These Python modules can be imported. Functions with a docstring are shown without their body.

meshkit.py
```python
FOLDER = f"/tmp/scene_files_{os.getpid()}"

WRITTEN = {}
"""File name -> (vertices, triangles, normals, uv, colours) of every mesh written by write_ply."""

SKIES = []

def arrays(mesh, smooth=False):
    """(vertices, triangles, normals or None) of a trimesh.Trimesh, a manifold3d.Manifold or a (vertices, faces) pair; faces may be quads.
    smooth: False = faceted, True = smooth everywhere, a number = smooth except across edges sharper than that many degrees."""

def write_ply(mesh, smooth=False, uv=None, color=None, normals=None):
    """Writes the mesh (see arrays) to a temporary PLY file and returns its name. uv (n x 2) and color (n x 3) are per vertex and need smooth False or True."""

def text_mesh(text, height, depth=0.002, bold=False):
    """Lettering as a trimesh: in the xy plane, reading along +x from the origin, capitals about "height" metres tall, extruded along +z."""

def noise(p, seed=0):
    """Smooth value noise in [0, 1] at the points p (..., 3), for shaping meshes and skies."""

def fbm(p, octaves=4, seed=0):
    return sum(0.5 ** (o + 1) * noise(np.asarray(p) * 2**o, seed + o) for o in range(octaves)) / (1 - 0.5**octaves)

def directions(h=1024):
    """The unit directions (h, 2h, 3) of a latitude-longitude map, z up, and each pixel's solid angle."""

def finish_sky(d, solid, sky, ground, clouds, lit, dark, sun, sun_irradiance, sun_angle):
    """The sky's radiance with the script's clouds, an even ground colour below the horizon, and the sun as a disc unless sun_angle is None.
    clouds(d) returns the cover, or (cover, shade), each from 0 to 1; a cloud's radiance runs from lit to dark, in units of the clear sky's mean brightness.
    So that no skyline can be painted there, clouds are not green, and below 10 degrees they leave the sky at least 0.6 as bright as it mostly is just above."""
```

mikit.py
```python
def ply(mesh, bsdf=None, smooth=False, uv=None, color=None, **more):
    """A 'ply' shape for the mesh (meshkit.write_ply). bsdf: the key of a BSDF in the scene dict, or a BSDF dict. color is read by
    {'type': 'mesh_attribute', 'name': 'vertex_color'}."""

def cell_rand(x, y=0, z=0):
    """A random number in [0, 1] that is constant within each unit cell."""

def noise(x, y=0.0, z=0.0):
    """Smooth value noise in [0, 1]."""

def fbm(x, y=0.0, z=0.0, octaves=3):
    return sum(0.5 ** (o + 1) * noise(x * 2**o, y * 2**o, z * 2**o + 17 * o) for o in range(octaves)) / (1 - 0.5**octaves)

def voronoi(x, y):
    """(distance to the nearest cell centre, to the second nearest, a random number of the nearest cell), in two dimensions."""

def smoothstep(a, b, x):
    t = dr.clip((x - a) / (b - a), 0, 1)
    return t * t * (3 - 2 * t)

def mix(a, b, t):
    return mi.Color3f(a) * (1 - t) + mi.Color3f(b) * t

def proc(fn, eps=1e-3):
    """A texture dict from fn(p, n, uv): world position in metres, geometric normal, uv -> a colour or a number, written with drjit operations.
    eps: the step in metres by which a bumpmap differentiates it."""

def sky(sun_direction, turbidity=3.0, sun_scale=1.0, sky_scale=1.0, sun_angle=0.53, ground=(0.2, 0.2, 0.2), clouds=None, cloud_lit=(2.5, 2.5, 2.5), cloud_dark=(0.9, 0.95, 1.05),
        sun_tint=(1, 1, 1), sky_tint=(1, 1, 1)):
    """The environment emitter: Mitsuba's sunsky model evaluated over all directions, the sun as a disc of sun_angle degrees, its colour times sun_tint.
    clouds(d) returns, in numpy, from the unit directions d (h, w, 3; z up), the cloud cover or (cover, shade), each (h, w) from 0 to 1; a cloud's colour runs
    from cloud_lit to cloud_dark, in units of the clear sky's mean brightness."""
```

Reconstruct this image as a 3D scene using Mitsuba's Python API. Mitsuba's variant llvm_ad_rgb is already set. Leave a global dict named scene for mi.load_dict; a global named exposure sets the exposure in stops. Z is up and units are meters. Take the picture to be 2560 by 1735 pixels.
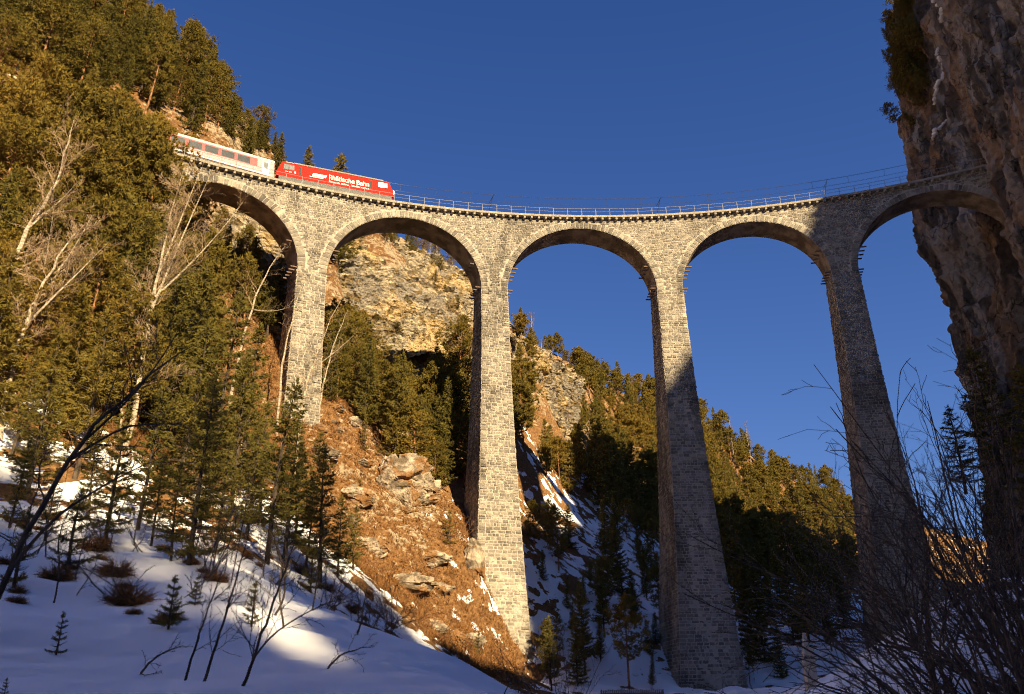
import math
import numpy as np
import drjit as dr
import mitsuba as mi
import trimesh
import mikit
import meshkit
from mikit import ply, proc, noise, fbm, voronoi, cell_rand, smoothstep, mix
from scipy.interpolate import RBFInterpolator, RegularGridInterpolator

# ------------------------------------------------------------------ camera, sky, exposure
T4 = mi.ScalarTransform4f
CAM_F, CAM_PITCH, CAM_ROLL = 2110.5, 0.3934, -0.0124
SUN_AZ, SUN_EL = math.radians(30), math.radians(27)
SUN = (math.sin(SUN_AZ) * math.cos(SUN_EL), -math.cos(SUN_AZ) * math.cos(SUN_EL), math.sin(SUN_EL))
exposure = 2.2
_fw = np.array([0, math.cos(CAM_PITCH), math.sin(CAM_PITCH)])
_up = np.array([0, -math.sin(CAM_PITCH), math.cos(CAM_PITCH)])
_up = -math.sin(CAM_ROLL) * np.array([1.0, 0, 0]) + math.cos(CAM_ROLL) * _up
scene = {"type": "scene"}
labels = {}
scene["camera"] = {"type": "perspective", "fov": math.degrees(2 * math.atan(1280 / CAM_F)), "fov_axis": "x", "near_clip": 0.2, "far_clip": 3000.0,
                   "to_world": T4().look_at(origin=[0, 0, 0], target=_fw.tolist(), up=_up.tolist())}
scene["sky"] = mikit.sky(SUN, turbidity=2.0, sun_scale=1.75, sky_scale=0.58, sun_angle=0.8, ground=(0.14, 0.12, 0.1), sun_tint=(1.0, 1.02, 0.94), sky_tint=(0.60, 0.85, 1.50),
                         clouds=lambda d: 0.5 * np.exp(-np.clip(d[..., 2], 0, 1) / 0.15), cloud_lit=(1.35, 1.75, 2.5))

# ------------------------------------------------------------------ helpers
_used = {}


def key_for(name, parent=None):
    base = f"{parent}__{name}" if parent else name
    n = _used.get(base, -1) + 1
    _used[base] = n
    return base if n == 0 else f"{base}_{n:03d}"


def tag(key, label=None, category=None, group=None, kind=None):
    d = labels.setdefault(key, {})
    for k, v in (("label", label), ("category", category), ("group", group), ("kind", kind)):
        if v:
            d[k] = v
    return key


def add(name, mesh, bsdf, parent=None, smooth=False, uv=None, label=None, category=None, group=None, kind=None, **more):
    key = key_for(name, parent)
    if isinstance(mesh, tuple):
        mesh = trimesh.Trimesh(mesh[0], tri(mesh[1]), process=False)
    scene[key] = ply(mesh, bsdf, smooth=smooth, uv=uv, **more)
    tag(key, label, category, group, kind)
    return key


def thing(name, label, category, group=None):
    key = key_for(name)
    return tag(key, label, category, group)


def tri(f):
    f = np.asarray(f, int)
    return np.vstack([f[:, [0, 1, 2]], f[:, [0, 2, 3]]]) if f.shape[1] == 4 else f


def join(parts):
    """(vertices, triangles) of many (vertices, faces) pairs."""
    vs, fs, n = [], [], 0
    for v, f in parts:
        v = np.asarray(v, float)
        vs.append(v)
        fs.append(tri(f) + n)
        n += len(v)
    return np.vstack(vs), np.vstack(fs)


def grid_faces(nu, nv):
    i, j = np.meshgrid(np.arange(nu - 1), np.arange(nv - 1), indexing="ij")
    a = i * nv + j
    return np.stack([a, a + nv, a + nv + 1, a + 1], -1).reshape(-1, 4)


def box(lo, hi):
    lo, hi = np.asarray(lo, float), np.asarray(hi, float)
    m = trimesh.creation.box(extents=hi - lo)
    return np.asarray(m.vertices) + (lo + hi) / 2, np.asarray(m.faces)


BOXF = np.array([[0, 3, 2, 1], [4, 5, 6, 7], [0, 1, 5, 4], [1, 2, 6, 5], [2, 3, 7, 6], [3, 0, 4, 7]])


def hexa(p):
    return np.asarray(p, float), BOXF


def bar(a, b, w, h, up=(0, 0, 1)):
    a, b = np.asarray(a, float), np.asarray(b, float)
    t = (b - a) / np.linalg.norm(b - a)
    s = np.cross(t, up)
    s /= np.linalg.norm(s) + 1e-9
    u = np.cross(s, t)
    o = [(-1, -1), (1, -1), (1, 1), (-1, 1)]
    return hexa([a + s * w / 2 * x + u * h / 2 * y for x, y in o] + [b + s * w / 2 * x + u * h / 2 * y for x, y in o])


def tube(points, radii, sides=5, cap=True):
    p = np.asarray(points, float)
    r = np.broadcast_to(np.asarray(radii, float), (len(p),))
    t = np.gradient(p, axis=0)
    t /= np.linalg.norm(t, axis=1, keepdims=True) + 1e-12
    ref = np.where(np.abs(t[:1, 2:]) < 0.9, [[0, 0, 1.0]], [[1.0, 0, 0]])
    a = np.cross(t, np.broadcast_to(ref, t.shape))
    a /= np.linalg.norm(a, axis=1, keepdims=True) + 1e-12
    b = np.cross(t, a)
    ang = np.arange(sides) * 2 * np.pi / sides
    v = p[:, None] + r[:, None, None] * (np.cos(ang)[None, :, None] * a[:, None] + np.sin(ang)[None, :, None] * b[:, None])
    i, j = np.meshgrid(np.arange(len(p) - 1), np.arange(sides), indexing="ij")
    q = np.stack([i * sides + j, i * sides + (j + 1) % sides, (i + 1) * sides + (j + 1) % sides, (i + 1) * sides + j], -1).reshape(-1, 4)
    return v.reshape(-1, 3), tri(q)


def unit(v):
    return v / (np.linalg.norm(v, axis=-1, keepdims=True) + 1e-12)


# ------------------------------------------------------------------ materials
def C(r, g, b):
    return mi.Color3f(r, g, b)


def mat(key, fn_or_rgb, rough=0.9, spec=0.2, bump=None, bump_scale=1.0, eps=0.01, metallic=0.0, two=True, **more):
    color = proc(fn_or_rgb) if callable(fn_or_rgb) else {"type": "rgb", "value": list(fn_or_rgb)}
    b = {"type": "principled", "base_color": color, "roughness": rough, "specular": spec, "metallic": metallic, **more}
    if bump:
        b = {"type": "bumpmap", "scale": bump_scale, "tex": proc(bump, eps), "bsdf": b}
    scene[key] = {"type": "twosided", "bsdf": b} if two else b
    return key


def stone_col(p, n, uv):
    a = mix((0.140, 0.122, 0.100), (0.275, 0.241, 0.193), uv.x)
    a = mix(a, C(0.34, 0.295, 0.23), smoothstep(0.72, 0.95, uv.y))
    g = fbm(p.x * 6, p.y * 6, p.z * 9, 3)
    a = a * (0.72 + 0.56 * g)
    w = fbm(p.x * 0.45, p.y * 0.45, p.z * 0.12 + 7, 4)
    a = a * (1 - 0.42 * smoothstep(0.52, 0.66, w)) * (1 + 0.35 * smoothstep(0.60, 0.72, fbm(p.x * 0.9 + 40, p.y * 0.9, p.z * 0.10, 3)))
    return mix(a, C(0.42, 0.41, 0.38), smoothstep(0.64, 0.76, fbm(p.x * 1.3, p.y * 1.3, p.z * 1.0 + 31, 4)) * 0.55)


def mortar_col(p, n, uv):
    g = fbm(p.x * 3, p.y * 3, p.z * 3, 3)
    w = fbm(p.x * 0.45, p.y * 0.45, p.z * 0.12 + 7, 4)
    return mix((0.32, 0.28, 0.225), (0.49, 0.43, 0.35), g) * (1 - 0.3 * smoothstep(0.54, 0.70, w))


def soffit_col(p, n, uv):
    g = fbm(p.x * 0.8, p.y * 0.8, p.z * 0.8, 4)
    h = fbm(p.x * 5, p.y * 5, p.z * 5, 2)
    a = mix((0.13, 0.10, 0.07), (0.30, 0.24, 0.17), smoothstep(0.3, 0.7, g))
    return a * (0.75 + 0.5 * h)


mat("stone", stone_col, 0.92, 0.2)
mat("mortar", mortar_col, 0.95, 0.1)
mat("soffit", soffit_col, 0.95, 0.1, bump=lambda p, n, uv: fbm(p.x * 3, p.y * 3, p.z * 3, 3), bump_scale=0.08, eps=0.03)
mat("coping", lambda p, n, uv: mix((0.22, 0.19, 0.15), (0.40, 0.35, 0.28), fbm(p.x * 2, p.y * 2, p.z * 2, 3)), 0.9, 0.2)


def ground_col(p, n, uv):
    f1 = fbm(p.x * 0.55, p.y * 0.55, p.z * 0.55, 4)
    f2 = fbm(p.x * 2.3, p.y * 2.3, p.z * 2.3 + 9, 4)
    f3 = fbm(p.x * 7.0, p.y * 7.0, p.z * 7.0 + 3, 2)
    grass = mix((0.075, 0.038, 0.017), (0.235, 0.122, 0.050), f2)
    grass = mix(grass, C(0.27, 0.15, 0.06), smoothstep(0.52, 0.72, f3) * 0.6)
    rock = mix((0.125, 0.09, 0.055), (0.36, 0.275, 0.18), smoothstep(0.25, 0.75, f2 * 0.6 + f3 * 0.4))
    r = smoothstep(0.42, 0.58, uv.y + (f1 - 0.5) * 1.1 + (f2 - 0.5) * 1.0 + (f3 - 0.5) * 0.2)
    base = mix(grass, rock, r)
    s = smoothstep(0.485, 0.515, uv.x + (f1 - 0.5) * 1.15 + (f2 - 0.5) * 0.22)
    return mix(base, C(0.74, 0.745, 0.76), s)


def ground_bump(p, n, uv):
    f1 = fbm(p.x * 0.55, p.y * 0.55, p.z * 0.55, 4)
    f2 = fbm(p.x * 2.3, p.y * 2.3, p.z * 2.3 + 9, 4)
    s = smoothstep(0.43, 0.56, uv.x + (f1 - 0.5) * 1.25 + (f2 - 0.5) * 0.35)
    return f2 * (1 - s) * 0.5 + s * 0.22 + (fbm(p.x * 0.9, p.y * 0.9, p.z * 0.9, 2) * 0.10 + fbm(p.x * 3.1 + p.y * 1.2, p.y * 2.2, p.z * 3.0, 3) * 0.05) * s


mat("ground", ground_col, 0.95, 0.1, bump=ground_bump, bump_scale=1.0, eps=0.05)


def cliff_tone(p):
    f1 = fbm(p.x * 0.22, p.y * 0.22, p.z * 0.07, 4)
    f2 = fbm(p.x * 1.1, p.y * 1.1, p.z * 0.45 + 5, 4)
    return f1, f2


def cracks(p, f, fz, off=0.0, width=0.022):
    """1 in thin winding lines, 0 elsewhere."""
    return 1 - smoothstep(0.0, width, dr.abs(fbm(p.x * f + off, p.y * f, p.z * fz, 3) - 0.5))


def lit_cliff_col(p, n, uv):
    f1 = fbm(p.x * 0.16, p.y * 0.16, p.z * 0.16, 4)
    f2 = fbm(p.x * 1.4, p.y * 1.4, p.z * 2.4 + 5, 4)
    a = mix((0.15, 0.122, 0.09), (0.43, 0.355, 0.24), smoothstep(0.28, 0.72, f2))
    a = mix(a, C(0.46, 0.31, 0.13), smoothstep(0.5, 0.60, f1) * 0.6)
    a = mix(a, C(0.20, 0.175, 0.145), smoothstep(0.53, 0.64, fbm(p.x * 0.3 + 9, p.y * 0.3, p.z * 0.10, 4)) * 0.8)
    a = mix(a, C(0.13, 0.085, 0.03), smoothstep(0.56, 0.62, fbm(p.x * 0.8, p.y * 0.8, p.z * 0.8 + 50, 4)) * 0.8)
    return a * (1 - 0.75 * cracks(p, 0.55, 1.1)) * (1 - 0.5 * cracks(p, 1.6, 3.2, 40.0, 0.03))


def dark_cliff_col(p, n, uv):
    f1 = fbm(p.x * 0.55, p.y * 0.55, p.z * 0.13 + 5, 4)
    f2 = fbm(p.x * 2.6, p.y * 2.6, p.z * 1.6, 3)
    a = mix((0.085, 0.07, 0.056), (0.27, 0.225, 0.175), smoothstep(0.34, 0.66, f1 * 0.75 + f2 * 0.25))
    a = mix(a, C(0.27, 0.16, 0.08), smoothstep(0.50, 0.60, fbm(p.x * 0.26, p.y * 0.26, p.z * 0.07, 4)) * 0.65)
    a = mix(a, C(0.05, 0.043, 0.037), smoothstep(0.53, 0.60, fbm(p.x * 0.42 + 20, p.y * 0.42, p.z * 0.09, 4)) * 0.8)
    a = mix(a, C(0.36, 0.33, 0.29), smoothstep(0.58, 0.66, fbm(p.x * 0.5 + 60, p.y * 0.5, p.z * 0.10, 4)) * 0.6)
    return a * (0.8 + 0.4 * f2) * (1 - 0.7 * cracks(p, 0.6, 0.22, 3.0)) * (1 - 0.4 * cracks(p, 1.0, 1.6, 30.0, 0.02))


mat("lit_cliff", lit_cliff_col, 0.95, 0.1, bump=lambda p, n, uv: fbm(p.x * 2.2, p.y * 2.2, p.z * 3.4, 5), bump_scale=0.45, eps=0.04)
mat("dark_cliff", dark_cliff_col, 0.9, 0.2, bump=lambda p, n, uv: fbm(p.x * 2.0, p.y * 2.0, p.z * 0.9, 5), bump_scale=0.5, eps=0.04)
mat("slope_rock", lambda p, n, uv: mix(mix((0.13, 0.10, 0.07), (0.42, 0.34, 0.25), smoothstep(0.3, 0.7, fbm(p.x * 1.1, p.y * 1.1, p.z * 1.1 + 5, 4))), C(0.20, 0.095, 0.03), smoothstep(0.5, 0.6, fbm(p.x * 0.6, p.y * 0.6, p.z * 0.6 + 50, 4)) * 0.8), 0.95, 0.1,
    bump=lambda p, n, uv: fbm(p.x * 2.2, p.y * 2.2, p.z * 2.6, 4), bump_scale=0.3, eps=0.05)
mat("snow", lambda p, n, uv: mix((0.72, 0.725, 0.74), (0.78, 0.785, 0.80), fbm(p.x * 2, p.y * 2, p.z * 2, 2)), 0.9, 0.2)
# ------------------------------------------------------------------ terrain
def facets(P, scale, seed, tilt=0.5):
    """Broken-rock relief: each cell of a random 3-D partition has its own level and tilt (about -1 to 1)."""
    from scipy.spatial import cKDTree
    q = P.reshape(-1, 3) / np.asarray(scale, float)
    lo, hi = q.min(0) - 1, q.max(0) + 1
    rg = np.random.default_rng(seed)
    n = int(max(8, np.prod(np.minimum(hi - lo, 400)) * 0.9))
    if n > 60000:
        pick = q[rg.integers(len(q), size=30000)] + rg.normal(size=(30000, 3)) * 0.5
    else:
        pick = rg.uniform(lo, hi, (n, 3))
    i = cKDTree(pick).query(q)[1]
    lev = rg.uniform(-1, 1, len(pick))
    g = rg.normal(size=(len(pick), 3)) * tilt
    return (lev[i] * 0.6 + ((q - pick[i]) * g[i]).sum(1)).reshape(P.shape[:-1])


CTL = np.array([[float(q) for q in w.split(",")] for w in "-8.2,14.4,0.1,1,0;-10.6,18.4,1.0,1,0;-13.6,23.2,2.3,1,0;-17.2,28.8,4.3,0.95,0;-21.4,35.2,7.1,0.65,0;-25.7,41.2,10.9,0.4,0;-26.8,46.2,14.3,0.6,0;-6.4,15.2,0.1,1,0;-9.0,20.8,1.4,1,0;-12.0,27.2,3.2,0.95,0;-14.8,33.1,5.4,0.9,0;-19.2,39.9,8.6,0.65,0;-19.8,45.0,10.1,0.5,0;-4.4,16.0,0.1,1,0;-6.1,21.6,1.2,1,0;-8.3,28.8,3.1,0.9,0;-10.7,34.5,4.9,0.8,0;-14.2,42.5,7.5,0.55,0;-2.6,18.4,0.1,1,0;-3.5,24.8,1.1,1,0;-4.0,30.2,2.0,0.8,0;-0.9,20.8,0.1,1,0;-1.3,29.5,1.1,0.9,0;-0.1,27.2,0.2,1,0;15.0,45.0,0.7,0.8,0;18.3,48.0,1.6,1,0;27.5,62.0,4.9,0.7,0;34.3,66.0,7.1,0.6,0;37.9,66.0,8.3,0.5,0;14.4,36.0,-0.0,1,0;23.0,40.0,3.1,0.9,0;13.9,25.0,-0.1,0.9,0;12.9,40.0,-0.0,1,0;-10.7,45.0,5.2,0.6,0;-11.3,54.5,7.1,0.7,0;-11.8,62.9,8.8,0.6,0;-14.2,52.2,8.4,0.6,0;-3.3,87.8,5.4,0.35,0.2;-3.8,88.9,11.8,0.5,0.2;-3.5,90.3,12.5,0.5,0.1;-2.6,90.3,8.5,0.5,0.2;-1.7,90.3,4.6,0.4,0.3;0.2,91.0,1.8,0.3,0.2;1.9,92.0,0.1,0.5,0.1;-6.7,79.2,6.7,0.3,0.2;-7.6,88.2,14.9,0.3,0.1;-9.7,89.5,18.9,0.1,0.8;-10.2,75.0,9.3,0.2,0.4;-11.8,84.9,15.7,0.15,0.5;-15.9,88.9,22.1,0.25,0.4;-15.4,80.5,15.8,0.2,0.4;-17.9,73.5,14.5,0.25,0.1;-20.0,80.5,21.0,0.15,0.3;-19.0,68.5,15.7,0.35,0.1;-19.4,60.9,13.6,0.5,0;-24.0,73.5,21.7,0.4,0.1;-25.6,82.8,27.7,0.1,0.3;-21.9,86.7,27.4,0.1,0.3;-21.6,88.9,32.2,0.05,0.3;-17.4,93.0,29.4,0.1,0.4;-25.5,88.9,34.9,0.05,0.1;-27.2,76.5,27.0,0.1,0.3;-30.9,84.9,36.0,0.05,0.3;-34.0,88.9,42.8,0.05,0.3;-31.1,90.0,41.5,0.05,0.2;-24.0,60.9,16.7,0.4,0;-28.1,66.7,23.6,0.1,0.1;-25.4,54.5,15.9,0.3,0;-29.0,54.5,19.3,0.2,0;-29.4,49.9,18.3,0.3,0;-31.6,64.8,26.8,0.1,0.1;-34.0,58.8,26.6,0.1,0.1;-36.8,77.9,39.6,0.05,0.2;-41.1,71.9,40.9,0.05,0.2;-35.0,52.2,25.0,0.1,0.1;-44.0,62.9,38.5,0.05,0.2;-50.5,73.5,53.0,0.05,0.2;-35.5,98.0,49.7,0.05,0.8;-36.7,102.0,60.6,0.02,0.9;-34.6,104.0,58.9,0.02,0.9;-31.9,105.0,53.8,0,0.7;-28.0,125.0,67.2,0,1;-20.5,133.0,74.1,0,0.9;-13.0,138.0,74.0,0.02,0.8;-9.2,143.0,71.9,0.02,0.8;-24.1,118.0,48.4,0,0.6;-17.4,118.0,48.3,0,0.7;-11.2,122.0,49.9,0,0.7;-8.0,126.0,53.0,0,0.6;-21.3,106.0,37.1,0.05,0.3;-14.6,102.0,31.0,0.05,0.3;-9.2,104.0,27.5,0.05,0.4;-7.6,113.0,33.0,0.05,0.3;-6.6,100.0,22.1,0.3,0.2;-10.7,98.0,24.3,0.1,0.4;-40.6,100.0,78.6,0.05,0.6;-36.9,106.0,75.7,0.1,0.5;-35.1,110.0,74.2,0.1,0.4;-29.6,116.0,75.2,0.1,0.3;-23.2,124.0,76.8,0.1,0.3;-48.2,98.0,83.4,0.05,0.3;-54.8,96.0,89.8,0.05,0.3;-63.8,92.0,96.8,0.05,0.3;-71.0,86.7,99.5,0.05,0.3;0.4,175.0,80.0,0.05,0.4;4.3,200.0,85.1,0.05,0.5;18.6,240.0,96.1,0.1,0.4;36.2,275.0,100.0,0.1,0.2;52.3,300.0,102.8,0.1,0.2;69.4,320.0,104.8,0.1,0.2;78.3,330.0,102.4,0.1,0.2;100.8,350.0,98.5,0.1,0.2;124.8,370.0,91.7,0.1,0.2;149.0,385.0,86.9,0.1,0.2;1.7,170.0,67.2,0.05,0.8;9.9,205.0,73.6,0.05,0.9;9.3,198.0,61.9,0.05,0.8;3.2,165.0,47.9,0.1,0.2;13.6,190.0,46.7,0.15,0.2;29.5,235.0,61.4,0.15,0.2;39.0,235.0,55.0,0.2,0.2;2.2,128.0,24.8,0.4,0.1;11.5,145.0,26.4,0.65,0;23.2,165.0,28.3,0.65,0;2.5,98.0,10.6,0.6,0.1;8.2,102.0,8.5,0.66,0;15.4,110.0,9.1,0.62,0.1;3.4,89.5,1.3,0.6,0;7.7,89.5,0.8,0.68,0;13.4,90.0,0.6,0.75,0;75.2,300.0,69.8,0.1,0.1;96.2,315.0,64.8,0.1,0.1;119.0,335.0,63.4,0.1,0.1;68.3,250.0,38.6,0.15,0.1;85.4,265.0,36.8,0.2,0.1;102.1,275.0,35.3,0.2,0.1;35.6,140.0,11.4,0.5,0;44.1,150.0,12.1,0.5,0;64.5,190.0,16.1,0.6,0;74.7,200.0,15.9,0.7,0;23.4,95.0,0.7,0.6,0;27.9,95.0,0.6,0.7,0;34.0,110.0,4.7,0.6,0;-40.9,74.5,53.5,0.05,0.3;-44.3,78.5,55.0,0.05,0.2;-46.9,69.0,53.0,0.05,0.3;-50.6,72.8,54.5,0.05,0.2;-53.7,61.5,52.4,0.05,0.3;-57.8,64.9,53.9,0.05,0.2;-60.9,51.7,51.6,0.05,0.3;-65.4,54.6,53.1,0.05,0.2;-68.1,38.4,50.7,0.05,0.3;-72.9,40.6,52.2,0.05,0.2;5.2,60.0,-0.8,0.9,0;7.6,60.2,-0.8,0.9,0;10.0,60.3,-0.8,0.9,0;7.6,64.0,-0.9,0.9,0;11.5,70.0,-1.2,0.8,0;0.0,0.0,-1.7,1,0;0.0,5.0,-1.5,1,0;-4.0,4.0,-1.4,1,0;0.0,12.0,-1.2,1,0;5.0,10.0,-1.9,1,0;9.0,16.0,-2.4,1,0;4.0,28.0,-2.2,1,0;7.0,36.0,-3.0,0.8,0;-1.0,40.0,-0.8,0.6,0;-3.0,55.0,0.2,0.4,0.1;-2.5,68.0,1.5,0.3,0.1;9.0,45.0,-3.0,0.8,0;11.0,65.0,-2.5,0.8,0;20.0,80.0,-1.5,0.8,0;14.0,95.0,0.0,0.7,0;25.0,97.0,-1.0,0.8,0;25.0,40.0,-2.5,1,0;22.0,60.0,-2.0,1,0;20.0,20.0,-2.2,1,0;15.0,0.0,-1.8,1,0;35.0,10.0,-0.5,1,0;60.0,10.0,6.0,0.8,0.1;60.0,40.0,5.0,0.6,0.1;70.0,70.0,12.0,0.5,0.2;90.0,60.0,20.0,0.5,0.3;-12.0,0.0,-0.5,1,0;-25.0,0.0,6.0,0.9,0;-45.0,5.0,18.0,0.5,0.1;-70.0,10.0,38.0,0.2,0.2;-100.0,20.0,62.0,0.1,0.2;-140.0,40.0,95.0,0.1,0.3;-140.0,-40.0,80.0,0.1,0.3;-60.0,-40.0,20.0,0.7,0.1;0.0,-40.0,-2.0,1,0;60.0,-40.0,8.0,0.8,0.1;-110.0,80.0,98.0,0.1,0.3;-75.0,90.0,88.0,0.1,0.3;-150.0,120.0,125.0,0.1,0.3;-90.0,130.0,118.0,0.1,0.3;-60.0,160.0,110.0,0.1,0.3;-20.0,190.0,95.0,0.1,0.3;-30.0,260.0,100.0,0.1,0.3;20.0,330.0,95.0,0.1,0.3;90.0,420.0,90.0,0.1,0.3;160.0,500.0,90.0,0.1,0.3;-120.0,300.0,120.0,0.1,0.3;0.0,470.0,110.0,0.1,0.3;150.0,330.0,55.0,0.3,0.1;110.0,200.0,20.0,0.6,0.1;75.0,130.0,8.0,0.7,0.1;190.0,440.0,70.0,0.2,0.1;60.0,110.0,4.0,0.7,0.1".split(";")])
_rbf = RBFInterpolator(CTL[:, :2], CTL[:, 2], kernel="linear", smoothing=0.3, neighbors=40)
_rbf_s = RBFInterpolator(CTL[:, :2], CTL[:, 3:5], kernel="linear", smoothing=1.0, neighbors=20)


def spaced(a, b, fine, lo, hi, grow):
    xs = list(np.arange(a, b + fine / 2, fine))
    step = fine
    while xs[-1] < hi:
        step *= grow
        xs.append(xs[-1] + step)
    step = fine
    while xs[0] > lo:
        step *= grow
        xs.insert(0, xs[0] - step)
    return np.array(xs)


gx = spaced(-70, 62, 0.55, -240, 260, 1.06)
gy = spaced(3, 150, 0.55, -90, 560, 1.05)
GX, GY = np.meshgrid(gx, gy, indexing="ij")
_q = np.stack([GX.ravel(), GY.ravel()], 1)
GZ = _rbf(_q).reshape(GX.shape)
from scipy.ndimage import gaussian_filter
GZ = 0.5 * GZ + 0.5 * gaussian_filter(GZ, 2.0)
MASK = np.clip(_rbf_s(_q), 0, 1).reshape(*GX.shape, 2)
_n3 = np.stack([GX, GY, GZ * 0.6], -1)
_snow = MASK[..., 0] ** 2
_amp = (1 - _snow) * np.clip((np.hypot(GX, GY) - 12) / 40, 0, 1)
GZ = GZ + _amp * (3.2 * (meshkit.fbm(_n3 * 0.09, 4, 1) - 0.5) + 1.3 * (meshkit.fbm(_n3 * 0.42, 3, 7) - 0.5))
GZ = GZ + _amp * np.clip(MASK[..., 1] * 1.6, 0, 1) * 2.2 * (meshkit.fbm(_n3 * [0.3, 0.3, 0.8], 4, 15) - 0.5)
GZ = GZ + _amp * np.clip(MASK[..., 1] * 1.5 + 0.15, 0, 1) * 0.8 * facets(_n3 + meshkit.noise(_n3 * 0.5, 4)[..., None] * 1.5, (2.6, 2.6, 1.6), 31)
GZ = GZ + 0.55 * (meshkit.fbm(_n3 * 0.25, 3, 3) - 0.5) + 0.30 * (meshkit.fbm(_n3 * 0.9, 3, 5) - 0.5)
_ground = RegularGridInterpolator((gx, gy), GZ, bounds_error=False, fill_value=None)
_masks = RegularGridInterpolator((gx, gy), MASK, bounds_error=False, fill_value=None)


def ground_z(x, y):
    x, y = np.asarray(x, float), np.asarray(y, float)
    z = _ground(np.stack([x, y], -1))
    return float(np.ravel(z)[0]) if x.ndim == 0 else z


add("hillside", (np.stack([GX, GY, GZ], -1).reshape(-1, 3), grid_faces(len(gx), len(gy))[:, ::1]), "ground", smooth=True, uv=MASK.reshape(-1, 2),
    label="valley sides of brown grass, rock and snow under the viaduct", kind="structure")

# ------------------------------------------------------------------ the viaduct
BX, BY, BR = 24.2634, -2.9495, 103.7596
GRADE, ZS, HC, PT, PW, OV = 0.0611, 48.9599, 0.9412, 3.4417, 4.1402, 0.62
PIER_S = [-72.8968, -50.2637, -27.1965, -3.6671, 19.3031, 42.648]
RF, RB = BR - PW / 2, BR + PW / 2
TOP = 10 + 1.1179


def on(s, rad, z):
    """A point of the viaduct: s metres along its axis, rad from the centre of its curve, z up."""
    s, rad, z = np.broadcast_arrays(np.asarray(s, float), np.asarray(rad, float), np.asarray(z, float))
    return np.stack([BX + rad * np.sin(s / BR), BY + rad * np.cos(s / BR), z], -1)


def spring(s):
    return ZS + GRADE * np.asarray(s, float)


def deck_z(s):
    return spring(s) + TOP


rng = np.random.default_rng(11)
viaduct = thing("viaduct", "tall curved stone railway viaduct with slender tapering piers and round arches", "viaduct")
STONES = []      # (size in the picture, holder key, mesh, uv)


def arch_geo(k):
    s0, s1 = PIER_S[k], PIER_S[k + 1]
    return (s0 + s1) / 2, (s1 - s0 - PT) / 2


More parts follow.
